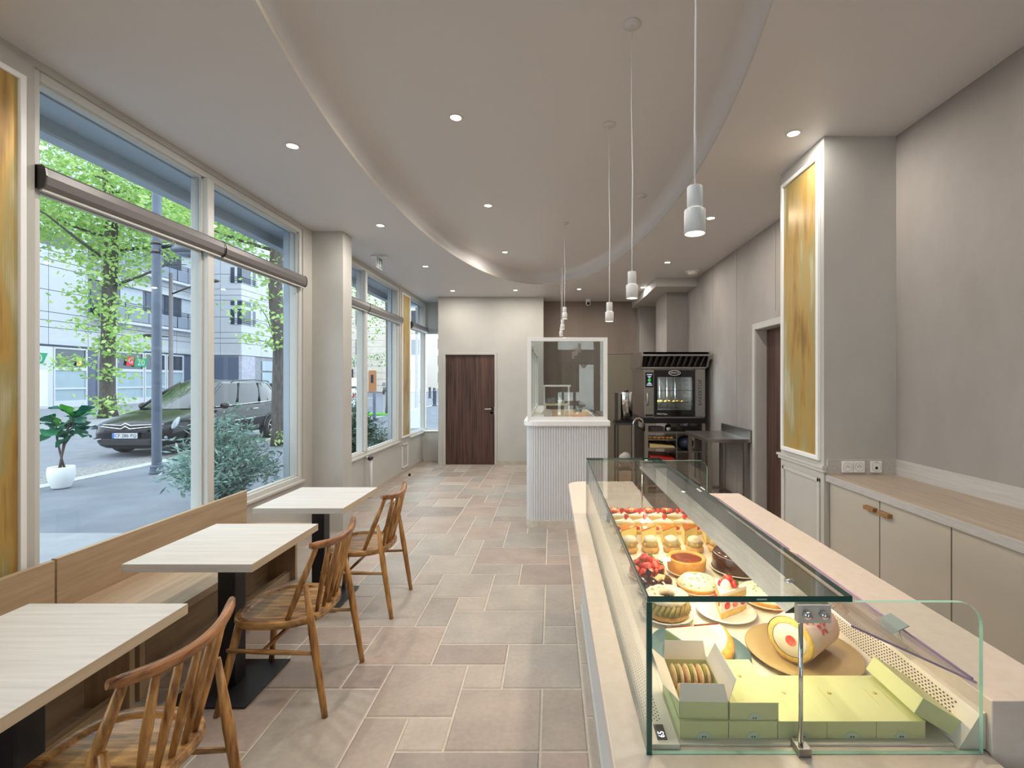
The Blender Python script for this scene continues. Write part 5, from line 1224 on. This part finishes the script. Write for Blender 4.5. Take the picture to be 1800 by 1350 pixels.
for z0, z1 in ((6.15, 7.4), (7.7, 8.05), (9.5, 10.75), (13.0, 14.3)):
    MB().box(-25.95, -25.05, 38.36, 38.4, z0, z1).build('window', m_dkg, B); MB().box(-25.10, -25.06, 38.36, 40.2, z0, z1).build('window', m_dkg, B)
    MB().box(-25.6, -25.4, 38.33, 38.36, z0, z1).build('window_bar', m_wfr, B); MB().box(-25.06, -25.03, 39.5, 39.75, z0, z1).build('curtain', m_curt, B)
    if z1 - z0 > .6:
        q = MB()
        for z in (.15, .3, .45): q.box(-26.0, -25.0, 38.28, 38.31, z0 + z, z0 + z + .04); q.box(-25.0, -24.97, 38.28, 40.3, z0 + z, z0 + z + .04)
        q.build('railing', m_rail, B)
MB().box(-28.3, -25.3, 38.4, 38.5, 0, 3.5).build('garage_door', m_slate, B); MB().box(-25.3, -25.05, 38.38, 40.1, 0, 3.6).build('stone_pier', M('mottled_stone', (150, 152, 164), .7, c2=(172, 172, 182), sc=3), B)
for k, (z0, z1) in enumerate(((.3, 1.2), (1.35, 2.3), (2.45, 3.3))): MB().box(-25.15, -25.1, 41.2, 44.8, z0, z1).build('shop_pane', m_frost, B)
m_lime = M('cream_limestone', (226, 216, 202), .8, c2=(212, 202, 188), sc=2); m_limej = M('limestone_joint', (186, 176, 164), .9)
C = thing('stone_building', 'cream limestone building with an oak door beyond the crossing', 'building', (-24, 66, 0))
MB().box(-44, -17.4, 66.1, 72, 0, 24).build('wall', m_limej, C)
cm = MB().box(-2.2, 2.2, -.08, 0, -.43, .43).mesh('stone_course', m_lime)
for r_ in range(18):
    for k in range(6):
        o = bpy.data.objects.new('stone_course', cm); COL.objects.link(o); o.parent = C; o.location = (-17.4 - 2.2 - 4.44 * k + 24, .1, .45 + .9 * r_)
q = MB(); q.box(-25.4, -24.4, 65.9, 66.0, 0, 3.0); dd = q.build('oak_door', M('honey_oak', (186, 130, 84), .6), C); MB().box(-25.1, -24.75, 65.86, 65.9, 1.3, 2.4).build('door_pane', m_dkg, dd)
for x in (-29.5, -27.2, -21.8, -19.5):
    for z in (5.2, 9.2, 13.2): MB().box(x, x + 1.1, 65.9, 66.0, z, z + 2.1).build('window', m_dkg, C)
for x in (-28.6, -20.6): MB().box(x, x + 1.0, 65.9, 66.0, 1.4, 3.2).build('window', m_dkg, C)
text_mb('107', 1.0, .01, Matrix.Translation((-27.0, 65.98, 4.0)) @ Matrix.Rotation(pi / 2, 4, 'X')).build('house_number', m_slate, C)
Dd = thing('distant_building', 'distant pale building with dark windows at the end of the street', 'building', (-20, 96, 0))
MB().box(-30, -8, 96, 104, 0, 16).build('wall', m_lime, Dd)
for x in range(-29, -9, 3):
    for z in (1.2, 4.6, 8, 11.4): MB().box(x, x + 1.2, 95.9, 96, z, z + 2).build('window', m_dkg, Dd)
# buildings that face the shop entrance behind the viewer
E = thing('street_block', 'plain cream block facing the shop entrance', 'building', (0, -16, 0)); MB().box(-14, 14, -22, -14, 0, 12).build('wall', m_lime, E)
for x in range(-12, 12, 3): MB().box(x, x + 1.4, -14.05, -14, 1, 2.6).build('window', m_dkg, E)
# ------------------------------------------------------------------ trees
m_bark = M('grey_brown_bark', (96, 90, 86), .95, c2=(66, 62, 60), sc=6, stretch=(3, 3, .7), bump=.9)
m_leaf = leafmat('spring_leaf', (132, 180, 88), (196, 216, 138)); m_leafd = leafmat('summer_leaf', (70, 140, 50), (130, 186, 70))
def leaves(mb, blobs, size, seed, droop=.3):
    rr = random.Random(seed)
    for (cx_, cy_, cz_, rx, ry, rz_, n_) in blobs:
        k = 0
        while k < n_:
            # small twig clusters
            while True:
                u = Vector((rr.uniform(-1, 1), rr.uniform(-1, 1), rr.uniform(-1, 1)))
                if u.length <= 1: break
            c = Vector((cx_ + u.x * rx, cy_ + u.y * ry, cz_ + u.z * rz_))
            for _ in range(6):
                p_ = c + Vector((rr.gauss(0, size * 1.4), rr.gauss(0, size * 1.4), rr.gauss(0, size * .6)))
                a = rr.random() * 6.28; s_ = size * rr.uniform(.7, 1.25)
                d = Vector((cos(a), sin(a), rr.uniform(-1.1, .35))).normalized(); w = d.cross(Vector((rr.uniform(-1, 1), rr.uniform(-1, 1), rr.uniform(-.6, 1)))).normalized()
                mb.add([p_, p_ + d * s_ * .45 + w * s_ * .34, p_ + d * s_, p_ + d * s_ * .45 - w * s_ * .34], [(0, 1, 2, 3)]); k += 1
    return mb
def tree(label, base, trunk, radii, branches, blobs, size, seed, m, group=None):
    t = thing('street_tree', label, 'tree', base, 0, group)
    MB().tube([Vector(p_) for p_ in trunk], radii, 12).build('trunk', m_bark, t)
    for pts_, r0 in branches:
        k = len(pts_); MB().tube(pts_, [r0 * (1 - .8 * i / (k - 1)) for i in range(k)], 7).build('branch', m_bark, t)
    leaves(MB(), blobs, size, seed).build('foliage', m, t, fix=False, kind='stuff')
    return t
def tp(pts, Y): return [px(x, y, Y) for x, y in pts]
Y1_ = 20.2
tr1 = tp([(190, 738), (190, 722), (189, 690), (189, 640), (191, 580), (192, 520), (195, 460), (196, 400), (190, 330), (185, 260)], Y1_)
rb = random.Random(31); br = []
for k in range(16):
    z = 5.6 + k * .5; a = k * 2.4; L = 3.2 + rb.random() * 1.6; b0 = Vector((-18.75, Y1_, z)); d = Vector((cos(a), sin(a), .35)); br.append(([b0, b0 + d * L * .4, b0 + d * L * .75 + Vector((0, 0, .1)), b0 + d * L + Vector((0, 0, -.2))], .07))
tree('big leafy street tree before the white apartment block', (-18.9, Y1_, 0), tr1, [.40, .31, .27, .26, .25, .25, .24, .22, .18, .11], br,
     [(-18.6, Y1_, 10.6, 5.2, 4.5, 3.6, 13000), (-16.2, Y1_, 8.6, 2.2, 2, 1.9, 2400), (-21.2, Y1_, 8.6, 2.4, 2, 1.7, 2400), (-18.6, Y1_, 6.6, 1.6, 1.4, 1.2, 900),
      (-19.8, Y1_ - .2, 5.0, .9, .8, .7, 170), (-18.0, Y1_ - .3, 4.6, 1.0, .7, .6, 200), (-19.3, Y1_ - .3, 3.9, 1.2, .5, .35, 150), (-18.0, Y1_ - .3, 3.2, 1.4, .6, .7, 330), (-19.9, Y1_ - .3, 2.4, .9, .4, .35, 130), (-18.3, Y1_ - .3, 1.9, .9, .5, .25, 90), (-18.4, Y1_ - .4, .6, .6, .4, .35, 130)], .19, 11, m_leaf)
Y2_ = 11.8
tr2 = tp([(490, 784), (490, 760), (489, 700), (491, 640), (492, 600), (486, 550), (484, 500), (487, 440), (489, 380), (480, 300), (470, 200)], Y2_)
br = []
for k in range(10):
    z = 4.3 + k * .5; a = k * 2.4 + .7; L = 2.2; b0 = Vector((-6.8, Y2_, z)); d = Vector((cos(a), sin(a), .3)); br.append(([b0, b0 + d * L * .5, b0 + d * L + Vector((0, 0, .1))], .05))
br.append((tp([(488, 615), (470, 560), (452, 530)], Y2_), .02)); br.append((tp([(488, 620), (465, 600), (440, 595)], Y2_), .014)); br.append((tp([(486, 600), (468, 570), (440, 562)], Y2_), .012))
tree('street tree with leafy shoots along its trunk behind the parked car', (-6.78, Y2_, 0), tr2, [.19, .16, .145, .145, .15, .16, .155, .15, .14, .12, .08], br,
     [(-7.2, Y2_, 6.6, 2.6, 2.2, 1.8, 5200), (-8.6, Y2_, 5.6, 1.5, 1.3, .8, 1600), (-6.9, Y2_, 4.6, .8, .7, .5, 260), (-6.75, Y2_ - .25, 4.1, .45, .2, .5, 60), (-6.75, Y2_ - .25, 3.2, .5, .25, .6, 84), (-7.5, Y2_ - .2, 3.3, .5, .2, .35, 48), (-7.3, Y2_ - .2, 2.6, .45, .2, .12, 42), (-6.7, Y2_ - .2, 2.6, .4, .2, .3, 60), (-6.65, Y2_ - .1, .2, .4, .2, .12, 60)], .115, 12, m_leaf)
Y3_ = 22.6
tr3 = tp([(684, 728), (684, 700), (684, 640), (683, 560), (680, 500), (676, 430)], Y3_)
tree('slim street tree in a grass square past the pillar', (-7.75, Y3_, 0), tr3, [.18, .15, .14, .13, .12, .08], [],
     [(-8.6, Y3_, 5.2, 1.1, .9, 2.2, 500), (-8.1, Y3_, 9.0, 2.6, 2, 2.2, 1200), (-8.5, Y3_ - .2, 2.6, .9, .4, .5, 90)], .13, 13, m_leafd)
setp(MB().box(-9.2, -7.2, 21.8, 23.2, -.02, .05).build('grass_square', M('bright_grass', (96, 168, 62), .9, c2=(70, 140, 50), sc=20, bump=.5)), 'small bright grass square at the foot of the slim tree', 'grass', kind='stuff')
# ------------------------------------------------------------------ car
m_paint = M('black_car_paint', (10, 12, 15), .16, coat=.15, spec=.3); m_cglass = M('car_glass', (22, 30, 33), .04, coat=.5, spec=.6); m_rub = M('tyre_rubber', (26, 26, 28), .8); m_lamp = M('headlamp_glass', (110, 120, 130), .06, coat=.8)
car = thing('parked_car', 'black family estate car parked at the kerb outside', 'car', (-8.93, 9.98, -.03), radians(0))
def car_loft():
    # (y, half width, bottom z, shoulder z, centre z)
    st = [(.0, .52, .22, .62, .66), (.05, .71, .18, .66, .72), (.16, .82, .18, .70, .78), (.38, .885, .22, .76, .86), (.75, .905, .22, .84, .95), (1.12, .912, .22, .93, 1.02), (1.5, .915, .22, .98, 1.04), (2.4, .915, .22, 1.01, 1.05), (3.4, .912, .22, 1.05, 1.08), (4.05, .90, .24, 1.08, 1.10), (4.35, .86, .28, 1.08, 1.10), (4.52, .76, .34, 1.04, 1.06), (4.58, .55, .42, .95, .97)]
    mb = MB(); n = 0
    for y, w, zb, zs, zc in st:
        half = [(0, zb), (w * .80, zb), (w * .97, zb + .12), (w * 1.0, zb + .30), (w * .995, zs - .16), (w * .95, zs - .03), (w * .84, zs + (zc - zs) * .35), (w * .5, zc - .012), (0, zc)]
        ringp = [(x, y, z) for x, z in half] + [(-x, y, z) for x, z in half[-2:0:-1]]
        n = len(ringp); mb.v += ringp
    for k in range(len(st) - 1):
        for i in range(n): mb.f.append([k * n + i, k * n + (i + 1) % n, (k + 1) * n + (i + 1) % n, (k + 1) * n + i]); mb.m.append(0); mb.sm.append(True)
    mb.f.append(list(range(n))); mb.m.append(0); mb.sm.append(True); mb.f.append([(len(st) - 1) * n + i for i in range(n)]); mb.m.append(0); mb.sm.append(True)
    return mb
car_loft().build('body', m_paint, car, world=False, sub=1)
bot = [(0, .92, .98), (.45, .98, .985), (.72, 1.16, .985), (.80, 1.6, 1.0), (.815, 2.4, 1.02), (.81, 3.4, 1.05), (.785, 4.1, 1.07), (.66, 4.44, 1.07), (0, 4.53, 1.07)]
top = [(0, 1.98, 1.585), (.36, 2.02, 1.58), (.52, 2.10, 1.565), (.60, 2.3, 1.56), (.635, 2.7, 1.565), (.635, 3.4, 1.565), (.61, 3.95, 1.55), (.52, 4.2, 1.53), (0, 4.28, 1.53)]
def gh(u):
    out = []
    for (x0, y0, z0), (x1, y1, z1) in zip(bot, top): out.append((x0 + (x1 - x0) * u + (.02 * sin(pi * u) if x0 else 0), y0 + (y1 - y0) * u, z0 + (z1 - z0) * u + .015 * sin(pi * u)))
    return out + [(-x, y, z) for x, y, z in out[-2:0:-1]]
mb = MB(); n = 16
for u in (0, .33, .66, 1.0): mb.v += gh(u)
for k in range(3):
    for i in range(n): mb.f.append([k * n + i, k * n + (i + 1) % n, (k + 1) * n + (i + 1) % n, (k + 1) * n + i]); mb.m.append(0); mb.sm.append(True)
mb.build('windows', m_cglass, car, world=False)
mb = MB(); r1 = gh(1.0); cen = Vector((0, 3.1, 1.655))
mb.v += [(x * 1.01, y, z - .01) for x, y, z in r1] + [tuple(Vector(p_).lerp(cen, .18) + Vector((0, 0, .035))) for p_ in r1] + [tuple(Vector(p_).lerp(cen, .5) + Vector((0, 0, .02))) for p_ in r1] + [tuple(cen)]
for k in range(2):
    for i in range(n): mb.f.append([k * n + i, k * n + (i + 1) % n, (k + 1) * n + (i + 1) % n, (k + 1) * n + i]); mb.m.append(0); mb.sm.append(True)
for i in range(n): mb.f.append([2 * n + i, 2 * n + (i + 1) % n, 3 * n]); mb.m.append(0); mb.sm.append(True)
mb.build('roof', m_paint, car, world=False)
for s_ in (-1, 1):
    def mr(pts_): return [(x * s_, y, z) for x, y, z in pts_]
    for nm, pts_, r_, m in (('pillar', [bot[2], (.645, 1.6, 1.28), top[2]], .035, m_paint), ('pillar', [(.83, 2.25, 1.01), (.735, 2.42, 1.3), (.64, 2.6, 1.56)], .026, m_paint), ('pillar', [(.82, 3.2, 1.04), (.73, 3.3, 1.3), (.64, 3.4, 1.56)], .03, m_paint), ('pillar', [(.80, 3.62, 1.05), (.72, 3.6, 1.3), (.63, 3.52, 1.56)], .014, m_paint), ('pillar', [bot[7], (.60, 4.34, 1.3), top[7]], .05, m_paint), ('window_trim', [(.80, 1.5, .995), (.845, 2.2, 1.015), (.84, 3.4, 1.045), (.80, 4.15, 1.075)], .010, m_chrome), ('roof_rail', [(.60, 2.35, 1.58), (.60, 2.5, 1.635), (.60, 3.3, 1.655), (.585, 3.95, 1.62), (.57, 4.05, 1.58)], .016, m_dsteel), ('door_moulding', [(.915, 1.6, .62), (.925, 2.6, .64), (.918, 3.4, .66)], .010, m_chrome)):
        MB().tube(mr(pts_), r_, 8).build(nm, m, car, world=False)
    q = MB(); q.sphere((.99 * s_, 1.55, 1.02), .11, 12, 8, (.95, .6, .7)); q.build('wing_mirror', m_paint, car, world=False)
    q = MB(); q.tube([(.915 * s_, 2.75, .88), (.93 * s_, 2.8, .885), (.93 * s_, 2.95, .885), (.915 * s_, 3.0, .88)], .013, 6); q.build('door_handle', m_chrome, car, world=False)
    q = MB(); q.sphere((.77 * s_, .33, .71), .16, 14, 8, (.36, 1.7, .42), rot=Matrix.Rotation(s_ * .42, 3, 'Z') @ Matrix.Rotation(.42, 3, 'X')); q.build('headlamp', m_lamp, car, world=False)
    q = MB(); q.sphere((.75 * s_, .085, .42), .04, 10, 6, (1, .5, 1)); q.build('fog_lamp', m_lamp, car, world=False)
    MB().tube([(.56 * s_, .03, .40), (.72 * s_, .07, .37), (.85 * s_, .2, .38)], .010, 6).build('bumper_trim', m_chrome, car, world=False)
    # chevron wings
    MB().tube([(.0, -.035, .672), (.09 * s_, -.03, .615), (.5 * s_, .01, .655), (.66 * s_, .06, .67)], [.013, .013, .010, .006], 7).build('chevron', m_chrome, car, world=False)
    MB().tube([(.0, -.035, .735), (.09 * s_, -.02, .685), (.5 * s_, .045, .70), (.68 * s_, .12, .705)], [.013, .013, .010, .006], 7).build('chevron', m_chrome, car, world=False)
    for yw in (.90, 3.63):
        wh = MB(); R = Matrix.Rotation(pi / 2, 3, 'Y'); wh.lathe([(.20, -.11), (.315, -.10), (.33, -.06), (.33, .06), (.315, .10), (.20, .11)], 28, (.83 * s_, yw, .33), rot=R); w_ = wh.build('wheel', m_rub, car, world=False)
        ac = MB(); ac.tube([(.905 * s_, yw + .375 * cos(a), .34 + .375 * sin(a)) for a in [pi * i / 14 for i in range(15)]], .028, 7); ac.build('wheel_arch', m_bplast, car, world=False)
        rim = MB(); rim.lathe([(.001, .06), (.05, .075), (.06, .06)], 14, (.85 * s_, yw, .33), rot=Matrix.Rotation(s_ * pi / 2, 3, 'Y')); rim.tube([(.925 * s_, yw + .21 * cos(a), .33 + .21 * sin(a)) for a in [2 * pi * i / 24 for i in range(24)]], .018, 6, closed=True)
        for k in range(5):
            a = 2 * pi * k / 5 + .3; rim.tube([(.915 * s_, yw + .03 * cos(a), .33 + .03 * sin(a)), (.925 * s_, yw + .20 * cos(a), .33 + .20 * sin(a))], [.026, .034], 6)
        rim.build('rim', m_steel, w_, world=False)
        q = MB(); q.lathe([(.001, .0), (.2, .0)], 20, (.90 * s_, yw, .33), rot=R); q.build('wheel_well', m_bplast, w_, world=False)
q = MB(); q.box(-.46, .46, -.035, .02, .535, .60); q.build('upper_grille', m_bplast, car, world=False, bevel=.01)
q = MB(); q.box(-.52, .52, -.03, .03, .27, .40); q.build('lower_grille', m_bplast, car, world=False, bevel=.01)
for k in range(4): MB().box(-.50, .50, -.036, -.03, .29 + .028 * k, .296 + .028 * k).build('grille_bar', m_dsteel, car, world=False)
q = MB().box(-.26, .26, -.05, -.035, .42, .53).build('number_plate', m_wfr, car, world=False); MB().box(-.26, -.215, -.052, -.05, .42, .53).build('blue_band', M('plate_blue', (60, 110, 190), .4), q, world=False)
text_mb('CF 286 PQ', .10, .001, Matrix.Translation((.02, -.052, .475)) @ Matrix.Rotation(pi / 2, 4, 'X')).build('plate_text', m_bplast, q, world=False)
q = MB(); q.tube([(-.5, .98, .995), (-.1, 1.05, 1.02), (.25, 1.12, 1.05)], .012, 6); q.build('wiper', m_bplast, car, world=False)
# ------------------------------------------------------------------ street furniture
m_post = M('blue_grey_lamp_post', (92, 102, 118), .45, c2=(78, 88, 104), sc=4, rnd=0)
t = thing('lamp_post', 'thick grey lamp post with flanged foot in front of the car', 'lamp post', (-6.82, 8.2, 0))
MB().lathe([(.072, .14), (.070, 4.0), (.062, 8)], 20).build('pole', m_post, t, world=False)
MB().lathe([(.001, 0), (.108, 0), (.105, .02), (.09, .10), (.098, .12), (.098, .14), (.072, .145)], 20).build('foot', m_post, t, world=False)
for z in (3.82, 3.97): MB().lathe([(.07, z - .03), (.085, z - .03), (.085, z + .03), (.07, z + .03)], 20).build('clamp', m_dsteel, t, world=False)
MB().tube([(.1, 0, 3.9), (.35, 0, 3.95), (.7, 0, 3.93)], .03, 8).build('arm', m_dsteel, t, world=False)
q = MB(); q.sphere((.68, 0, 3.86), .42, 18, 10, (1, .45, .3)); q.build('lantern', M('lantern_shell', (84, 92, 104), .35), t, world=False)
q = MB(); q.sphere((.68, 0, 3.80), .36, 16, 8, (1, .42, .26)); q.build('lantern_bowl', m_lamp, t, world=False)
def farpost(label, base, h, arms):
    t = thing('street_light', label, 'street light', base)
    MB().lathe([(.12, 0), (.12, 1.0), (.09, 1.05), (.075, h)], 14).build('pole', M('brown_grey_pole', (112, 104, 108), .5), t, world=False)
    for z, dx, dz in arms:
        MB().tube([(0, 0, z), (dx * .5, 0, z + dz * .5), (dx, 0, z + dz)], .035, 7).build('arm', m_dsteel, t, world=False)
        q = MB(); q.sphere((dx + .25 * (1 if dx > 0 else -1), 0, z + dz), .32, 12, 8, (1.2, .5, .28)); q.build('lamp_head', m_dsteel, t, world=False)
farpost('slim street light with a raised arm before the apartment block', (-17.0, 21.2, 0), 6.4, [(5.45, 1.55, .6), (3.55, -.7, .05)])
farpost('slim street light standing at the far crossing', (-7.9, 27.8, 0), 9.0, [(8.6, 1.2, .4)])
def barrier(label, x, m):
    t = thing('street_post', label, 'post', (x, 18.8, 0)); MB().lathe([(.06, 0), (.06, 1.14), (.04, 1.18), (.0005, 1.185)], 14).build('tube', m, t, world=False); MB().lathe([(.001, 0), (.09, 0), (.09, .03), (.06, .03)], 14).build('foot', m, t, world=False)
barrier('white round street post behind the window hedge', -7.57, M('white_post_paint', (214, 218, 222), .5)); barrier('grey round street post behind the window hedge', -7.02, m_post)
for i, (x, y, lab) in enumerate([(-11.3, 44, 'dark bollard nearest the oak door'), (-9.9, 40, 'dark bollard beside the slim tree'), (-9.6, 35, 'dark bollard left of the crossing light'), (-7.4, 30, 'dark bollard right of the crossing light'), (-7.15, 36, 'dark bollard seen in the corner window')]):
    t = thing('bollard', lab, 'bollard', (x, y, -.03)); MB().lathe([(.12, 0), (.11, .9), (.13, .92), (.12, 1.0), (.0005, 1.05)], 12).build('shaft', m_rail, t, world=False); MB().lathe([(.001, 0), (.17, 0), (.16, .08), (.12, .1)], 12).build('foot', m_rail, t, world=False)
v = thing('service_van', 'white service car with red and white striped tail at the kerb', 'car', (-10.75, 25, -.03), .42)
b = MB(); b.prism([(0, .3), (0, 1.0), (.35, 1.15), (.8, 1.78), (3.6, 1.78), (4.0, .95), (4.0, .3)], -.85, .85, 'x'); b.build('body', M('white_van_paint', (226, 228, 232), .25, coat=.4), v, world=False, bevel=.06, seg=3)
MB().add([(-.72, .385, 1.2), (.72, .385, 1.2), (.66, .745, 1.70), (-.66, .745, 1.70)], [(0, 1, 2, 3)]).build('windscreen', m_cglass, v, world=False)
for k in range(8): MB().prism([(-.8 + .2 * k, .72), (-.7 + .2 * k, .72), (-.62 + .2 * k, .92), (-.72 + .2 * k, .92)], -.012, -.004, 'y').build('stripe', m_red, v, world=False)
for sx in (-.8, .8):
    for y in (.8, 3.2): MB().lathe([(.001, -.1), (.3, -.1), (.32, 0), (.3, .1), (.001, .1)], 18, (sx, y, .32), rot=Matrix.Rotation(pi / 2, 3, 'Y')).build('wheel', m_rub, v, world=False)
# motor scooter across the crossing
v = thing('motor_scooter', 'dark motor scooter parked before the stone building', 'scooter', (-19.6, 56, -.03))
for y in (-.6, .6): MB().lathe([(.12, -.05), (.27, -.05), (.28, 0), (.27, .05), (.12, .05)], 16, (0, y, .28), rot=Matrix.Rotation(pi / 2, 3, 'Y')).build('wheel', m_rub, v, world=False)
MB().tube([(0, -.6, .3), (0, -.5, .75), (0, -.1, .45), (0, .4, .5), (0, .75, .75)], [.08, .13, .14, .2, .12], 8).build('body', m_slate, v, world=False); MB().box(-.15, .15, .0, .7, .72, .82).build('seat', m_rub, v, world=False, bevel=.03); MB().tube([(-.32, -.5, 1.02), (0, -.55, 1.0), (.32, -.5, 1.02)], .02, 6).build('handlebar', m_dsteel, v, world=False); MB().add([(-.2, -.6, 1.0), (.2, -.6, 1.0), (.16, -.5, 1.4), (-.16, -.5, 1.4)], [(0, 1, 2, 3)]).build('windshield', m_lamp, v, world=False)
# ------------------------------------------------------------------ plants by the windows
m_pot = M('white_ribbed_pot', (226, 230, 230), .5); m_soil = M('dark_soil', (58, 48, 42), .95)
t = thing('fiddle_leaf_fig', 'fiddle leaf fig in a round white pot on the sidewalk', 'potted plant', (-7.3, 7.07, 0))
prof = [(.0005, 0), (.085, 0)]
for k in range(20):
    u = k / 19; r = .092 + .062 * sin((.05 + .62 * u) * pi) + (.003 if k % 2 else 0); prof.append((r, .01 + .31 * u))
prof += [(.142, .322), (.134, .30), (.134, .28), (.0005, .28)]
MB().lathe(prof, 30).build('pot', m_pot, t, world=False); MB().lathe([(.0005, .285), (.136, .285)], 20).build('soil', m_soil, t, world=False)
m_stem = M('fig_stem', (92, 78, 72), .8)
stems = [[(-.03, 0, .28), (0, 0, .45), (-.06, 0, .7), (-.10, .02, .95)], [(.03, .02, .28), (0, 0, .45), (.05, 0, .65), (.13, .03, .80), (.22, .02, .86)], [(0, -.02, .28), (.01, 0, .5), (.03, .02, .75), (.09, .05, 1.0), (.12, .05, 1.08)]]
for s_ in stems: MB().tube(s_, [.016] + [.013] * (len(s_) - 2) + [.008], 8).build('stem', m_stem, t, world=False)
def figleaf():
    mb = MB(); W = [.010, .05, .062, .058, .075, .098, .105, .09, .05, .003]; n_ = len(W)
    for i, w in enumerate(W):
        y = .26 * i / (n_ - 1); z = -.05 * (i / (n_ - 1)) ** 2 + .012 * sin(i * 1.3)
        mb.v += [(-w, y, z + .022), (-w * .5, y, z + .006), (0, y, z), (w * .5, y, z + .006), (w, y, z + .022)]
    for i in range(n_ - 1):
        for j in range(4): mb.f.append([i * 5 + j, i * 5 + j + 1, i * 5 + 5 + j + 1, i * 5 + 5 + j]); mb.m.append(0); mb.sm.append(True)
    return mb
def figm(nm, c, c2): return leafmat(nm, c, c2, .25)
fms = [figleaf().mesh('leaf', figm('fig_leaf_dark', (30, 92, 76), (30, 92, 76)), fix=False), figleaf().mesh('leaf', figm('fig_leaf_mid', (52, 120, 84), (52, 120, 84)), fix=False), figleaf().mesh('leaf', figm('fig_leaf_bright', (84, 158, 60), (84, 158, 60)), fix=False)]
rr = random.Random(77); anchors = [(-.10, .02, .95), (-.09, .02, .86), (.22, .02, .86), (.16, .02, .82), (.12, .05, 1.08), (.10, .05, 1.0)]
for k in range(30):
    a = anchors[k % 6]; o = bpy.data.objects.new('leaf', fms[2 if k in (0, 4) else k % 2]); COL.objects.link(o); o.parent = t
    o.location = (a[0] + rr.uniform(-.02, .02), a[1] + rr.uniform(-.02, .02), a[2] + rr.uniform(-.05, .03)); az = k * 2.4; el = rr.uniform(-.55, .75)
    if k in (0, 4): el = 1.1; az = pi
    o.rotation_euler = (el, rr.uniform(-.5, .5), az); s_ = rr.uniform(.75, 1.1); o.scale = (s_, s_, s_)
def shrub(label, name, base, pot_r, pot_h, nst, hgt, spread, lsize, lw, m, seed, per=46, potm=None):
    t = thing(name, label, 'potted plant', base); rr = random.Random(seed)
    MB().lathe([(.0005, 0), (pot_r * .75, 0), (pot_r, pot_h), (pot_r * 1.06, pot_h), (pot_r * 1.06, pot_h + .03), (pot_r * .9, pot_h + .03), (pot_r * .88, pot_h - .03), (.0005, pot_h - .03)], 24).build('pot', potm or m_dsteel, t, world=False)
    st = MB(); lf = MB()
    for k in range(nst):
        a = k * 2.4 + rr.uniform(-.3, .3); R = spread * sqrt((k + .5) / nst); z1 = pot_h + hgt * (1 - .55 * (R / spread) ** 2) * rr.uniform(.75, 1.05)
        p0 = Vector((.3 * pot_r * cos(a), .3 * pot_r * sin(a), pot_h - .03)); p3 = Vector((R * cos(a), R * sin(a), z1)); pts_ = bez(p0, p0 + Vector((0, 0, .35 * hgt)), p3 - Vector((cos(a) * .1, sin(a) * .1, .1 * hgt)), p3 + Vector((0, 0, -.15 * hgt * R / spread)), 10)
        st.tube(pts_, [.007 * (1 - .07 * i) for i in range(11)], 5)
        for j in range(per):
            u = .15 + .85 * rr.random(); i = min(9, int(u * 10)); p_ = pts_[i].lerp(pts_[i + 1], u * 10 - i) + Vector((rr.gauss(0, .055), rr.gauss(0, .055), rr.gauss(0, .05)))
            d = Vector((rr.gauss(0, 1) + cos(a) * .6, rr.gauss(0, 1) + sin(a) * .6, rr.gauss(.35, .7))).normalized(); w = d.cross(Vector((rr.gauss(0, 1), rr.gauss(0, 1), rr.gauss(0, 1)))).normalized(); s_ = lsize * rr.uniform(.7, 1.3)
            lf.add([p_, p_ + d * s_ * .5 + w * s_ * lw, p_ + d * s_, p_ + d * s_ * .5 - w * s_ * lw], [(0, 1, 2, 3)])
    st.build('stems', m_stem, t, world=False, kind='stuff'); lf.build('foliage', m, t, world=False, fix=False, kind='stuff')
m_olive = leafmat('olive_leaf', (86, 130, 118), (166, 196, 186), .25); m_olean = leafmat('oleander_leaf', (40, 74, 58), (112, 144, 118), .2)
shrub('feathery olive bush in a grey pot outside the bench window', 'olive_bush', (-3.25, 4.7, -.005), .17, .36, 60, 1.02, .5, .072, .12, m_olive, 5, 95)
shrub('dark leafy bush in a pot outside the window past the pillar', 'oleander_bush', (-3.2, 7.75, -.005), .2, .36, 44, 1.0, .36, .08, .13, m_olean, 6, 60)
shrub('sparse low oleander in a pot before the narrow gold panel', 'oleander_bush', (-3.2, 8.75, -.005), .18, .30, 16, .55, .36, .085, .12, m_olean, 8, 30)
